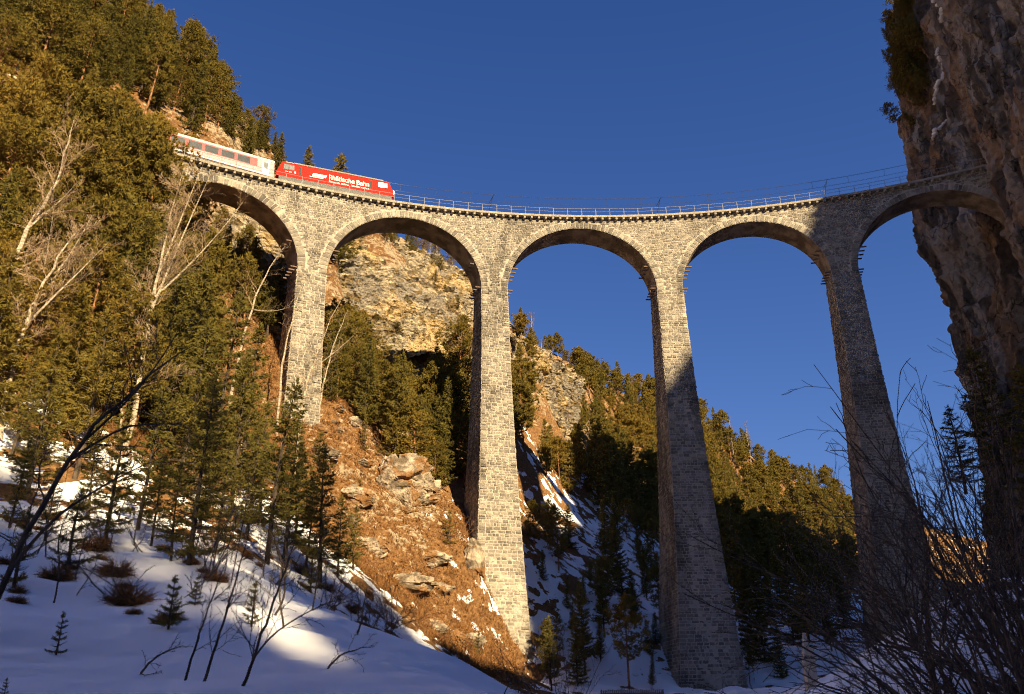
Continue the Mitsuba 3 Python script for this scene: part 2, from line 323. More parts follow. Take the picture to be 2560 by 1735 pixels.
def intrados(k, th):
    c, r = arch_geo(k)
    s = c - r * np.cos(th)
    return s, spring(s) + r * HC * np.sin(th)


def stone_mesh(P, proud, rg):
    """A rough dressed stone: P = four corners (counter-clockwise seen from outside), pushed out along the face with an uneven front."""
    P = np.asarray(P, float)
    n = np.cross(P[1] - P[0], P[3] - P[0])
    n /= np.linalg.norm(n)
    c = P.mean(0)
    back = P - n * 0.05
    chamfer = 0.86 + 0.06 * rg.random(4)[:, None]
    front = c + (P - c) * chamfer + n * (proud * (0.6 + 0.8 * rg.random(4)))[:, None]
    mid = c + n * proud * (0.9 + 0.8 * rg.random()) + (P[1] - P[0]) * rg.uniform(-0.2, 0.2)
    v = np.vstack([back, front, mid[None]])
    f = [[4, 5, 8], [5, 6, 8], [6, 7, 8], [7, 4, 8]]
    for i in range(4):
        j = (i + 1) % 4
        f += [[i, j, j + 4], [i, j + 4, i + 4]]
    return v, np.array(f)


def put_stone(holder, name, P, proud, rg):
    v, f = stone_mesh(P, proud, rg)
    c = v.mean(0)
    size = np.linalg.norm(P[1] - P[0]) * np.linalg.norm(P[3] - P[0]) / (c @ c)
    t = np.array([rg.random(), rg.random()])
    STONES.append((size if c[1] > 0 else 0, holder, name, v, f, t))


# arches: spandrel walls, soffit and arch stones
arch_keys, pier_keys = [], []
for k in range(5):
    c, r = arch_geo(k)
    th = np.linspace(0, np.pi, 49)
    si, zi = intrados(k, th)
    lo = np.linspace(PIER_S[k], c - r, 4)[:-1] if k == 0 else np.linspace((PIER_S[k]), c - r, 4)[:-1]
    hi = np.linspace(c + r, PIER_S[k + 1], 4)[1:]
    s = np.concatenate([lo, si, hi])
    zb = np.concatenate([spring(lo), zi, spring(hi)])
    if k == 4:
        s, zb = np.append(s, s[-1] + 1.5), np.append(zb, spring(s[-1] + 1.5))
    zt = deck_z(s) - 0.32
    n = len(s)
    ak = key_for("arch", viaduct)
    arch_keys.append(ak)
    fr = join([(np.vstack([on(s, RF, zb), on(s, RF, zt)]), [[i, i + 1, n + i + 1, n + i] for i in range(n - 1)]),
               (np.vstack([on(s, RB, zb), on(s, RB, zt)]), [[i + 1, i, n + i, n + i + 1] for i in range(n - 1)]),
               (np.vstack([on(s, RF, zt), on(s, RB, zt)]), [[i, i + 1, n + i + 1, n + i] for i in range(n - 1)])])
    scene[ak] = ply(trimesh.Trimesh(*fr, process=False), "mortar")
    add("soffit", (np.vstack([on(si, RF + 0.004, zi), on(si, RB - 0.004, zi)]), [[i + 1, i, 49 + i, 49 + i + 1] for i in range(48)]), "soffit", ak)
    # voussoirs
    nv = 56
    ta = np.linspace(0, np.pi, nv + 1)
    ta[1:-1] += rng.uniform(-0.008, 0.008, nv - 1)
    depth = 0.95
    for i in range(nv):
        a, b = ta[i] + 0.003, ta[i + 1] - 0.003
        d = depth * rng.uniform(0.86, 1.12)
        q = []
        for t, rr in ((a, r + 0.01), (a, r + d), (b, r + d), (b, r + 0.01)):
            ss = c - rr * np.cos(t)
            q.append(on(ss, RF - 0.01, spring(ss) + rr * HC * np.sin(t)))
        put_stone(ak, "voussoir", np.array(q)[[0, 3, 2, 1]], 0.05, rng)

# coursed rubble of the spandrels: courses run on past the piers
z0 = 0.0
while z0 < TOP - 0.45:
    h = rng.uniform(0.19, 0.32)
    s_ = PIER_S[0] - 0.3
    while s_ < PIER_S[5] + 1.4:
        w = rng.uniform(0.26, 0.74)
        mid, zm = s_ + w / 2, z0 + h / 2
        k = int(np.clip(np.searchsorted(PIER_S, mid) - 1, 0, 4))
        c, r = arch_geo(k)
        if np.hypot(mid - c, zm / HC) >= r + 1.10:
            g = 0.018
            j = lambda a: rng.uniform(-a, a)
            dz = 0.03 * math.sin(mid * 1.3 + z0 * 5)
            corners = [(s_ + g + j(.02), z0 + g + j(.025) + dz), (s_ + w - g + j(.02), z0 + g + j(.025) + dz), (s_ + w - g + j(.02), min(z0 + h - g + j(.025) + dz, TOP - .36)), (s_ + g + j(.02), min(z0 + h - g + j(.025) + dz, TOP - .36))]
            P = np.array([on(a, RF - 0.008, spring(a) + b) for a, b in corners])
            put_stone(arch_keys[k], "rubble", P, rng.uniform(0.02, 0.055), rng)
        s_ += w
    z0 += h

# piers: tapering shafts with coursed stone on the front and both flanks
BASE_Z = [20.0, 24.0, -2.5, -3.5, -1.5]
for k in range(0, 5):
    s0 = PIER_S[k]
    zs = float(spring(s0))
    pk = key_for("pier", viaduct)
    pier_keys.append(pk)

    def prof(d):
        hw = PT / 2 + 0.0026 * d + 0.0008071 * d * d
        return hw, RF - 0.0632 * d, RB + 0.0632 * d
    bz = BASE_Z[k] if k else 42.0
    zz = np.linspace(zs, bz, 30)
    rings = []
    for z in zz:
        hw, rf, rb = prof(zs - z)
        rings.append(np.array([on(s0 - hw, rf, z), on(s0 + hw, rf, z), on(s0 + hw, rb, z), on(s0 - hw, rb, z)]))
    v = np.vstack(rings)
    f = [[4 * i + a, 4 * (i + 1) + a, 4 * (i + 1) + (a + 1) % 4, 4 * i + (a + 1) % 4] for i in range(29) for a in range(4)]
    scene[pk] = ply(trimesh.Trimesh(v, tri(f), process=False), "mortar")
    tag(pk, None)
    if k == 0:
        continue
    z1 = zs
    course = 0
    while z1 > bz + 0.3:
        h = rng.uniform(0.26, 0.42)
        z2 = z1 - h
        h1, f1, b1 = prof(zs - z1)
        h2, f2, b2 = prof(zs - z2)
        g = 0.02
        for side in range(3):
            L1, L2 = {0: (2 * h1, 2 * h2), 1: (b1 - f1, b2 - f2), 2: (b1 - f1, b2 - f2)}[side]

            def face(u, t):
                """u from 0 to 1 along the face, t from 0 (top) to 1 (bottom) of the course."""
                z = z1 + (z2 - z1) * t
                hw, rf, rb = prof(zs - z)
                if side == 0:
                    return on(s0 - hw + 2 * hw * u, rf, z)
                return on(s0 - hw, rb + (rf - rb) * u, z) if side == 1 else on(s0 + hw, rf + (rb - rf) * u, z)
            u = 0.0
            quoin = (course + side) % 2
            while u < 1 - 1e-6:
                w = (rng.uniform(0.75, 1.05) if (u == 0 and quoin) else rng.uniform(0.34, 0.9)) / L1
                if 1 - u - w < 0.36 / L1:
                    w = 1 - u
                ga, gb = g / L1, g / h
                j = lambda a: rng.uniform(-a, a)
                P = np.array([face(u + ga + j(.01) / L1, 1 - gb + j(.02)), face(u + w - ga + j(.01) / L1, 1 - gb + j(.02)), face(u + w - ga + j(.01) / L1, gb + j(.02)), face(u + ga + j(.01) / L1, gb + j(.02))])
                edge = u == 0 or u + w > 1 - 1e-6
                put_stone(pk, "stone", P, rng.uniform(0.025, 0.085) * (1.2 if edge else 1), rng)
                u += w
        z1 = z2
        course += 1

# the 300 stones of each kind that show largest are parts; the others of a holder are one part
by = {}
for i, st in enumerate(STONES):
    by.setdefault(st[2], []).append(i)
single = set()
for name, idx in by.items():
    single |= set(sorted(idx, key=lambda i: -STONES[i][0])[: {"stone": 290, "voussoir": 280, "rubble": 0}[name]])
rest = {}
for i, (size, holder, name, v, f, t) in enumerate(STONES):
    if i in single:
        k = key_for(name, holder)
        scene[k] = ply((v, f), "stone", uv=np.tile(t, (len(v), 1)))
    else:
        rest.setdefault((holder, name), []).append((v, f, t))
for (holder, name), items in rest.items():
    v, f = join([(a, b) for a, b, _ in items])
    uv = np.vstack([np.tile(t, (len(a), 1)) for a, _, t in items])
    add({"stone": "coursed_stonework", "voussoir": "arch_stonework", "rubble": "rubble_stonework"}[name], (v, f), "stone", holder, uv=uv, kind="stuff")

# coping slab on brackets
S0, S1 = PIER_S[0] - 28, PIER_S[5] + 1.6
ss = np.linspace(S0, S1, 220)
zt = deck_z(ss)
sec = [(RF - OV, -0.30), (RF - OV, 0.0), (RB + OV, 0.0), (RB + OV, -0.30)]
v = np.stack([on(ss, a, zt + b) for a, b in sec], 1).reshape(-1, 3)
f = [[4 * i + a, 4 * i + (a + 1) % 4, 4 * (i + 1) + (a + 1) % 4, 4 * (i + 1) + a] for i in range(219) for a in range(4)]
f += [[0, 3, 2, 1], [876, 877, 878, 879]]
add("coping", (v, f), "coping", viaduct)
n_br = int((S1 - PIER_S[0]) / 0.985)
for i in range(n_br):
    s = PIER_S[0] + 0.5 + i * 0.985
    z = float(deck_z(s)) - 0.304
    a, b, w = RF - OV + 0.06, RF + 0.2, 0.13
    p = [on(s - w, a, z - 0.30), on(s + w, a, z - 0.30), on(s + w, b, z - 0.42), on(s - w, b, z - 0.42), on(s - w, a, z), on(s + w, a, z), on(s + w, b, z), on(s - w, b, z)]
    add("bracket", hexa(p), "coping", viaduct)
# ------------------------------------------------------------------ cliffs and the mountain behind the camera
def plan_curve(pts, n):
    pts = np.asarray(pts, float)
    d = np.concatenate([[0], np.cumsum(np.linalg.norm(np.diff(pts, axis=0), axis=1))])
    from scipy.interpolate import PchipInterpolator
    return PchipInterpolator(d, pts)(np.linspace(0, d[-1], n)), d[-1]


def rock_wall(bottom, top, n, m, amp, freq, seed, bulge=0.0, out=None, cells=((2.6, 2.6, 1.3), 0.55), fine=0.5, ledge=0.0, ribs=0.0):
    """A rock face between two lines in space, broken up along its own normal; out = a point on the open side."""
    b, _ = plan_curve(bottom, n)
    t, _ = plan_curve(top, n)
    k = np.linspace(0, 1, m)[None, :, None]
    P = b[:, None] * (1 - k) + t[:, None] * k
    N = unit(np.cross(np.gradient(P, axis=0), np.gradient(P, axis=1)))
    if out is not None and ((np.asarray(out) - P.mean((0, 1))) @ N.mean((0, 1))) < 0:
        N = -N
    d = bulge * np.sin(np.pi * k[..., 0]) + np.zeros(P.shape[:2])
    for i, (a, f) in enumerate(zip(amp, freq)):
        d += a * (meshkit.fbm(P * np.asarray(f), 3, seed + i * 11) - 0.5) * 2
    W = P + np.stack([meshkit.noise(P * 0.5, seed + j) - 0.5 for j in (1, 2, 3)], -1) * 1.6
    d += cells[1] * facets(W, cells[0], seed + 50) + cells[1] * fine * facets(W, np.asarray(cells[0]) * 0.42, seed + 51) + cells[1] * fine * 0.4 * facets(W, np.asarray(cells[0]) * 0.18, seed + 52)
    if ribs:
        lean = P + np.stack([P[..., 2] * 0.10, P[..., 2] * 0.10, P[..., 2] * 0], -1)
        d += ribs * (0.5 - 2.2 * np.abs(meshkit.fbm(lean * [0.30, 0.30, 0.035], 3, seed + 90) - 0.5)) + ribs * 0.5 * (0.5 - 2.2 * np.abs(meshkit.fbm(lean * [0.8, 0.8, 0.11], 3, seed + 91) - 0.5))
    if ledge:
        q = (P[..., 2] + 0.35 * P[..., 0] + 5 * (meshkit.fbm(P * 0.12, 3, seed + 5) - 0.5)) / 6.5
        d += ledge * ((q % 1.0) ** 1.5 - 0.4)
    return P + N * d[..., None]


def sheet(P):
    n, m = P.shape[:2]
    return P.reshape(-1, 3), grid_faces(n, m)


CP = np.array([[112, 160], [90, 135], [70, 119.5], [62.4, 111], [62.9, 104], [63.6, 98], [62.6, 93.5], [59.8, 89.0], [58.6, 83.5], [60.0, 76], [62, 66], [65, 52], [70, 36], [80, 12], [95, -20]], float)
_o = np.ones((15, 1))
lean_b = CP + np.array([0, 0, -10, -10, -8, -5, 0, 1, 2, 2, 2, 2, 2, 2, 2.0])[:, None] * [0.55, 0.2]
lean_t = CP + np.array([3.5, 3.5, 3.5, 3.8, 3, 2, 1, 1, 1, 1, 1, 1, 1, 1, 1])[:, None] * [1.0, 0.2]
top_z = np.array([70, 82, 98, 107, 108, 106, 103, 101, 100, 97, 88, 77, 69, 62, 55.0])
P1 = rock_wall(np.c_[lean_b, -6.0 * _o], np.c_[CP, 58.0 * _o], 620, 150, (2.5, 1.2), ((.12, .12, .018), (.45, .45, .07)), 5, out=(30, 60, 30), cells=((2.0, 2.0, 5.0), 0.42), fine=0.7, ledge=0.7, ribs=2.0)
P2 = rock_wall(np.c_[CP, 58.0 * _o], np.c_[lean_t, top_z], 620, 130, (2.5, 1.2), ((.12, .12, .018), (.45, .45, .07)), 5, out=(30, 60, 90), cells=((2.0, 2.0, 5.0), 0.42), fine=0.7, ledge=0.7, ribs=2.0)
P3 = rock_wall(np.c_[lean_t, top_z], np.c_[lean_t + [22, 6], top_z + 6], 620, 20, (2.5, 1.2), ((.12, .12, .018), (.45, .45, .07)), 5, out=(60, 60, 200), cells=((2.0, 2.0, 5.0), 0.42), fine=0.7, ledge=0.7, ribs=2.0)
PP = np.concatenate([P1, P2[:, 1:], P3[:, 1:]], 1)
_s = lambda x: np.clip(x, 0, 1) ** 2 * (3 - 2 * np.clip(x, 0, 1))
PP[..., 0] += (0.9 + 2.6 * _s((64 - PP[..., 2]) / 13)) * _s((PP[..., 1] - 84) / 10)
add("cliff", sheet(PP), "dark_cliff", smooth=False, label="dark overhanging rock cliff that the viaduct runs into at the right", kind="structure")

# the mountain flank whose shadow lies over the right piers and the near snow: crest line in the plane across the sun, D metres off
E1 = np.array([math.cos(SUN_AZ), math.sin(SUN_AZ), 0])
E2 = np.array([0, 0, 1.0]) - SUN[2] * np.array(SUN)
E2 /= np.linalg.norm(E2)
CREST = np.array([(-160, -14), (-60, -8), (-22, 2), (-8, 10), (-2, 13), (6.1, 14), (6.5, 9.3), (6.8, 9.6), (7.2, 15), (14, 18), (20, 21), (27, 30), (38, 34), (47.6, 36), (49.2, 56), (57, 63.5), (65, 65.3), (68.5, 69.5), (75, 74), (83.3, 80), (85.0, 85.5), (90.5, 103), (112, 116), (140, 128), (170, 122), (230, 128), (300, 130)], float)
uu = np.concatenate([np.arange(-160, 0, 1.5), np.arange(0, 12, 0.3), np.arange(12, 260, 1.5)])
vv = np.interp(uu, CREST[:, 0], CREST[:, 1])
vv = vv + 1.6 * (meshkit.fbm(np.stack([uu * 0.22, uu * 0, uu * 0], -1), 4, 3) - 0.5)
D = 95.0
crest = uu[:, None] * E1 + vv[:, None] * E2 + D * np.array(SUN)
away = -np.array([SUN[0], SUN[1], 0]) / math.hypot(SUN[0], SUN[1])
rows = []
for dist in (-160, -80, -30, -8, 0, 8, 22, 45, 70):
    drop = (abs(dist) * (1.15 if dist > 0 else 0.5)) if dist else 0
    q = crest + away * dist
    q[:, 2] = np.maximum(crest[:, 2] - drop, -2.5 + 0.0 * dist)
    q[:, 2] += (3 * (meshkit.fbm(q * 0.05, 3, 9) - 0.5)) * (dist != 0)
    rows.append(q)
add("mountain_flank", (np.stack(rows, 1).reshape(-1, 3), grid_faces(len(uu), len(rows))), "ground", smooth=True, uv=np.tile([0.3, 0.4], (len(uu) * len(rows), 1)),
    label="mountain flank across the valley behind the camera", kind="structure")
# ------------------------------------------------------------------ vegetation: materials and builders
def leaf_mat(key, dark, light, tip):
    def col(p, n, uv):
        a = mix(dark, light, fbm(p.x * 0.16, p.y * 0.16, p.z * 0.16, 2) * 0.5 + fbm(p.x * 1.3, p.y * 1.3, p.z * 1.3, 2) * 0.5)
        return mix(a, mi.Color3f(*tip), smoothstep(0.5, 0.75, noise(p.x * 0.09 + 3, p.y * 0.09, p.z * 0.05)) * 0.55)
    scene[key] = {"type": "principledthin", "base_color": proc(col), "roughness": 0.8, "diff_trans": 0.7, "spec_trans": 0.0}


leaf_mat("pine_needles", (0.105, 0.086, 0.022), (0.285, 0.215, 0.050), (0.31, 0.205, 0.042))
leaf_mat("spruce_needles", (0.085, 0.078, 0.022), (0.235, 0.192, 0.048), (0.27, 0.195, 0.044))


def bark(key, a, b, fz=1.0, f=6.0):
    mat(key, lambda p, n, uv: mix(a, b, smoothstep(0.25, 0.75, fbm(p.x * f, p.y * f, p.z * f * fz, 3))), 0.9, 0.2)


bark("pale_bark", (0.20, 0.155, 0.11), (0.54, 0.46, 0.35), 2.0)
bark("birch_twig", (0.20, 0.13, 0.08), (0.44, 0.32, 0.21), 1.0)
bark("pine_bark", (0.10, 0.05, 0.03), (0.34, 0.17, 0.08), 0.4)
bark("dark_bark", (0.035, 0.026, 0.02), (0.10, 0.075, 0.055), 0.5)
bark("twig_bark", (0.085, 0.062, 0.05), (0.20, 0.155, 0.125), 0.5)
mat("dry_grass_straw", lambda p, n, uv: mix((0.10, 0.045, 0.017), (0.30, 0.145, 0.052), fbm(p.x * 0.5, p.y * 0.5, p.z * 0.5, 3) * 0.6 + noise(p.x * 4, p.y * 4, p.z * 4) * 0.4), 0.9, 0.1)
mat("tussock_earth", (0.045, 0.026, 0.014), 0.95, 0.1)
bark("rusty_twig", (0.12, 0.055, 0.022), (0.30, 0.15, 0.065), 0.5)


def sprays(c, d, n, length, width, spread, rg, face=None):
    """Needle sprays: n slim triangles round every axis d at the points c, fanned by spread, lying flat to the directions face."""
    c = np.repeat(c, n, 0)
    d = np.repeat(d, n, 0)
    L = np.repeat(np.broadcast_to(length, (len(c) // n,)), n)[:, None] * rg.uniform(0.6, 1.25, (len(c), 1))
    a = unit(d + spread * rg.normal(size=c.shape))
    ref = rg.normal(size=c.shape)
    if face is not None:
        ref = np.repeat(face, n, 0) + 0.45 * ref
    w = unit(np.cross(a, ref)) * width * rg.uniform(0.7, 1.3, (len(c), 1))
    b = c + rg.normal(size=c.shape) * L * 0.12
    v = np.stack([b - w * 0.5 + a * L * 0.12, b + w * 0.5 + a * L * 0.12, b + a * L], 1).reshape(-1, 3)
    return v, np.arange(len(v)).reshape(-1, 3)


def conifer(seed, H, base, width, droop, n_br, per, length, w, kind="spruce", spread=0.55, bare=0.0):
    """(trunk, crown) of a conifer H tall; base = bare share of the trunk."""
    rg = np.random.default_rng(seed)
    bend = rg.normal(size=2) * 0.012 * H
    zt = np.linspace(0, H, 9)
    k = zt / H
    axis = np.stack([bend[0] * np.sin(k * 2.4), bend[1] * np.sin(k * 3.1), zt], 1)
    r0 = 0.011 * H + 0.03
    trunk = [tube(axis, r0 * (1 - k) ** 0.85 + 0.015, 6)]
    cs, ds, tw, fs = [], [], [], []
    g = 2.399963
    for i in range(n_br):
        u = (i + rg.uniform(0, 0.9)) / n_br
        if kind == "spruce":
            lay = max(4, int(n_br / 6))
            u = min(0.995, (int(u * lay) + rg.normal() * 0.10 + 0.5) / lay) if u < 0.9 else u
            u = max(u, 0.0)
            h = base + (0.985 - base) * u
            R = width * (1 - u) ** 0.78 * rg.uniform(0.62, 1.18) + 0.05 * width
        else:
            h = base + (0.97 - base) * u ** 0.9
            R = width * (0.30 + 0.95 * np.sin(np.pi * min(1, 0.18 + 0.80 * u)) ** 1.2) * rg.uniform(0.55, 1.15) * (1.0 if u < 0.85 else 0.6)
        az = i * g + rg.normal() * 0.5
        o = np.array([np.interp(h * H, zt, axis[:, 0]), np.interp(h * H, zt, axis[:, 1]), h * H])
        out = np.array([math.cos(az), math.sin(az), 0])
        rise = (0.28 - droop * (1 - u)) if kind == "spruce" else rg.uniform(0.05, 0.6)
        m = max(3, int(3 + R * 2.2))
        t = np.linspace(0, 1, m)
        curve = o + out * (t * R)[:, None] + np.array([0, 0, 1.0]) * ((rise * t + (0.22 if kind == "spruce" else 0.05) * t ** 2) * R)[:, None]
        curve[1:] += rg.normal(size=(m - 1, 3)) * 0.05 * R * np.array([1, 1, 0.6])
        tw.append(tube(curve, np.linspace(r0 * 0.22 * (1 - u) + 0.018, 0.008, m), 3))
        if rg.random() < bare * (1 - u) * 2:
            continue
        tt = np.linspace(0.16 if kind == "spruce" else 0.45, 1.0, max(2, int(R * per)))
        p = np.stack([np.interp(tt, t, curve[:, a]) for a in range(3)], 1)
        side = np.cross(out, [0, 0, 1.0])
        sgn = np.where(np.arange(len(tt)) % 2 == 0, 1, -1)[:, None]
        if kind == "spruce":
            spread_w = (R * 0.30 * (1.05 - tt))[:, None]
            c = p + side * sgn * spread_w * rg.uniform(0.2, 1, (len(tt), 1)) + np.array([0, 0, -0.25]) * spread_w
            d = unit(out * 0.8 + side * sgn * 0.7 + np.array([0, 0, -0.18]) + 0.15 * rg.normal(size=c.shape))
            cs += [c, p]
            ds += [d, unit(np.broadcast_to(out, p.shape) + np.array([0, 0, 0.1]) + 0.25 * rg.normal(size=p.shape))]
        else:
            for q in p[:: max(1, len(p) // 3)]:
                rp = rg.uniform(0.30, 0.62) * (0.6 + 0.25 * R)
                o3 = rg.normal(size=(6, 3))
                o3 = unit(o3) * rg.random((6, 1)) ** 0.4 * rp * np.array([1.15, 1.15, 0.6])
                c0 = q + rg.normal(size=3) * R * 0.10 * np.array([1, 1, 0.5])
                cs.append(c0 + o3)
                ds.append(unit(o3 / rp + np.array([0, 0, 0.45])))
                fs.append(unit(o3 / rp * [1, 1, 1.6] + np.array([0, 0, 0.25])))
    top = axis[-1] + rg.normal(size=(3, 3)) * 0.05
    cs.append(top)
    ds.append(np.tile([0, 0, 1.0], (3, 1)))
    c, d = np.vstack(cs), np.vstack(ds)
    n = {"spruce": 6, "pine": 11}[kind]
    face = unit(c * [1, 1, 0] + 1e-3) + [0, 0, 0.35]
    if kind == 'pine':
        face = np.vstack(fs + [np.tile([0, 0, 1.0], (3, 1))])
    return join(trunk + tw), sprays(c, d, n, length, w, spread, rg, face)


def limb(rg, p, d, L, r, n, wander, lift):
    pts = [p]
    for _ in range(n):
        d = unit(d + rg.normal(size=3) * wander + np.array([0, 0, lift]))
        pts.append(pts[-1] + d * L / n)
    return np.array(pts)


def branches(rg, path, radii, count, L, start, angle, lift, levels, wander, out, rmin, gather=None):
    """Side branches of a limb, and theirs, down to twigs."""
    seg = len(path) - 1
    for i in range(count):
        t = start + (0.98 - start) * (i + rg.random()) / count
        x = t * seg
        a = int(min(x, seg - 1))
        p = path[a] + (path[a + 1] - path[a]) * (x - a)
        axis = unit(path[a + 1] - path[a])
        r = np.interp(x, np.arange(seg + 1), radii) * rg.uniform(0.28, 0.46)
        side = unit(np.cross(axis, rg.normal(size=3)))
        ang = angle * rg.uniform(0.7, 1.25)
        d = unit(axis * math.cos(ang) + side * math.sin(ang))
        if gather is not None:
            d = unit(d + np.asarray(gather))
        l = L * rg.uniform(0.55, 1.15) * (1 - 0.55 * t)
        n = 5 if levels > 1 else 4
        q = limb(rg, p, d, l, r, n, wander, lift)
        rr = np.linspace(max(r, rmin), rmin * 0.7, n + 1)
        out.append(tube(q, rr, 4 if levels > 1 else 3))
        if levels > 0:
            branches(rg, q, rr, max(3, int(count * 0.55)), l * 0.52, 0.15, angle * 0.95, lift, levels - 1, wander, out, rmin, gather)


def bare_tree(seed, trunk, r0, count, L, start, angle=0.75, lift=0.05, levels=2, wander=0.13, rmin=0.012, forks=()):
    rg = np.random.default_rng(seed)
    path = np.asarray(trunk, float)
    k = np.linspace(0, 1, len(path))
    fine = np.linspace(0, 1, 16)
    from scipy.interpolate import PchipInterpolator
    path = PchipInterpolator(k, path)(fine)
    path[1:-1] += rg.normal(size=(14, 3)) * r0 * 0.35
    rad = r0 * (1 - fine) ** 0.8 + rmin
    stem, tw = [tube(path, rad, 7)], []
    branches(rg, path, rad, count, L, start, angle, lift, levels, wander, tw, rmin)
    for t, target in forks:
        i = int(t * 15)
        q = PchipInterpolator([0, 0.45, 1], np.array([path[i], (path[i] * 0.5 + np.asarray(target) * 0.5) + rg.normal(size=3) * 0.25, target]))(np.linspace(0, 1, 9))
        rr = np.linspace(rad[i] * 0.7, rmin, 9)
        stem.append(tube(q, rr, 5))
        branches(rg, q, rr, int(count * 0.6), L * 0.7, 0.15, angle, lift, max(1, levels - 1), wander, tw, rmin)
    return join(stem), join(tw)


GROUPS = {}


def grow_group(key, parts):
    """A kind of plant to copy: parts = {part name: (mesh, bsdf)}."""
    scene[key] = {"type": "shapegroup", **{n: ply(trimesh.Trimesh(*m, process=False), b) for n, (m, b) in parts.items()}}
    GROUPS[key] = list(parts)


def plant(name, kind, x, y, h, rot, label, category, group=None, z=None, base=1.0, lean=(0, 0), sink=0.15, wide=1.0):
    key = key_for(name)
    z = float(ground_z(x, y)) - sink if z is None else z
    s = h / base
    t = T4().translate([float(x), float(y), z]).rotate([1, 0, 0], lean[0]).rotate([0, 1, 0], lean[1]).rotate([0, 0, 1], float(rot)).scale([s * wide, s * wide, s])
    scene[key] = {"type": "instance", "to_world": t, "g": {"type": "ref", "id": kind}}
    if "twigs" in GROUPS[kind]:
        labels[f"{key}__twigs"] = {"kind": "stuff"}
    return tag(key, label, category, group)


for i in range(5):
    t, c = conifer(100 + i, 15.0, (0.30, 0.22, 0.38, 0.28, 0.18)[i], (3.0, 2.6, 3.3, 2.4, 2.9)[i], 0.1, (46, 64, 54, 40, 70)[i], 3.4, (0.40, 0.32, 0.36, 0.46, 0.30)[i], (0.14, 0.11, 0.13, 0.15, 0.11)[i], "pine", (0.5, 0.7, 0.6, 0.45, 0.65)[i])
    grow_group(f"pine_kind_{i}", {"trunk": (t, "pine_bark"), "crown": (c, "pine_needles")})
for i in range(5):
    t, c = conifer(200 + i, 15.0, (0.06, 0.12, 0.04, 0.2, 0.1)[i], (2.5, 2.2, 2.9, 2.1, 2.7)[i], (0.42, 0.3, 0.5, 0.35, 0.45)[i], 126, 4.8, 0.46, 0.13, "spruce", 0.38, 0.05)
    grow_group(f"spruce_kind_{i}", {"trunk": (t, "dark_bark"), "crown": (c, "spruce_needles")})
for i in range(6):
    if i % 2:
        t, c = conifer(300 + i, 12.0, (0, 0.06, 0, 0.12, 0, 0.2)[i], (0, 1.9, 0, 1.6, 0, 2.1)[i], 0.38, 78, 4.0, 0.48, 0.17, "spruce", 0.45)
    else:
        t, c = conifer(300 + i, 12.0, (0.32, 0, 0.22, 0, 0.42, 0)[i], (2.3, 0, 2.0, 0, 2.5, 0)[i], 0.1, 40, 3.2, 0.42, 0.19, "pine", 0.6)
    grow_group(f"far_kind_{i}", {"trunk": (t, "pine_bark"), "crown": (c, ("pine_needles", "spruce_needles")[i % 2])})
for i in range(3):
    t, c = conifer(400 + i, 3.0, 0.06, (0.85, 0.7, 0.95)[i], 0.25, 46, 11.0, 0.17, 0.045, "spruce", 0.4, 0.25)
    grow_group(f"young_kind_{i}", {"trunk": (t, "dark_bark"), "crown": (c, "spruce_needles")})
for i in range(4):
    t, c = conifer(500 + i, 11.0, (0.12, 0.06, 0.1, 0.2)[i], (1.9, 2.2, 1.7, 2.0)[i], (0.35, 0.45, 0.3, 0.4)[i], 96, 5.6, 0.36, 0.085, "spruce", 0.40, 0.25)
    grow_group(f"near_kind_{i}", {"trunk": (t, "dark_bark"), "crown": (c, "spruce_needles")})
for i in range(3):
    m, w = bare_tree(600 + i, [(0, 0, 0), (0.2, 0.1, 4), (-0.1, 0.3, 8), (0.1, 0.2, 12)], 0.14, 22, 3.6, 0.25, 0.55, 0.12, 1, 0.1, 0.022)
    grow_group(f"bare_kind_{i}", {"trunk": (m, "pale_bark"), "twigs": (w, "twig_bark")})

for i in range(3):
    rg = np.random.default_rng(460 + i)
    o = unit(rg.normal(size=(130, 3)) * [1, 1, 0.6] + [0, 0, 0.5])
    o[:, 2] = np.abs(o[:, 2])
    c = o * [0.5, 0.5, 0.42]
    m = sprays(c, unit(o * [1, 1, 0.9] + [0, 0, -0.2]), 5, 0.62, 0.04, 0.5, rg, o)
    dome = trimesh.creation.icosphere(subdivisions=2, radius=1.0)
    dv = np.asarray(dome.vertices) * [0.47, 0.47, 0.40] * (0.85 + 0.3 * rg.random((len(dome.vertices), 1)))
    grow_group(f"tussock_kind_{i}", {"grass": (m, "dry_grass_straw"), "clump": ((dv, np.asarray(dome.faces)), "tussock_earth")})

for i in range(3):
    m, w = bare_tree(640 + i, [(0, 0, 0), (0.05, 0.05, 1.0), (-0.1, 0.1, 2.0), (0.1, 0.0, 3.0)], 0.022, 12, 1.1, 0.2, 0.6, 0.10, 1, 0.12, 0.007)
    grow_group(f"sapling_kind_{i}", {"stem": (m, "dark_bark"), "twigs": (w, "dark_bark")})
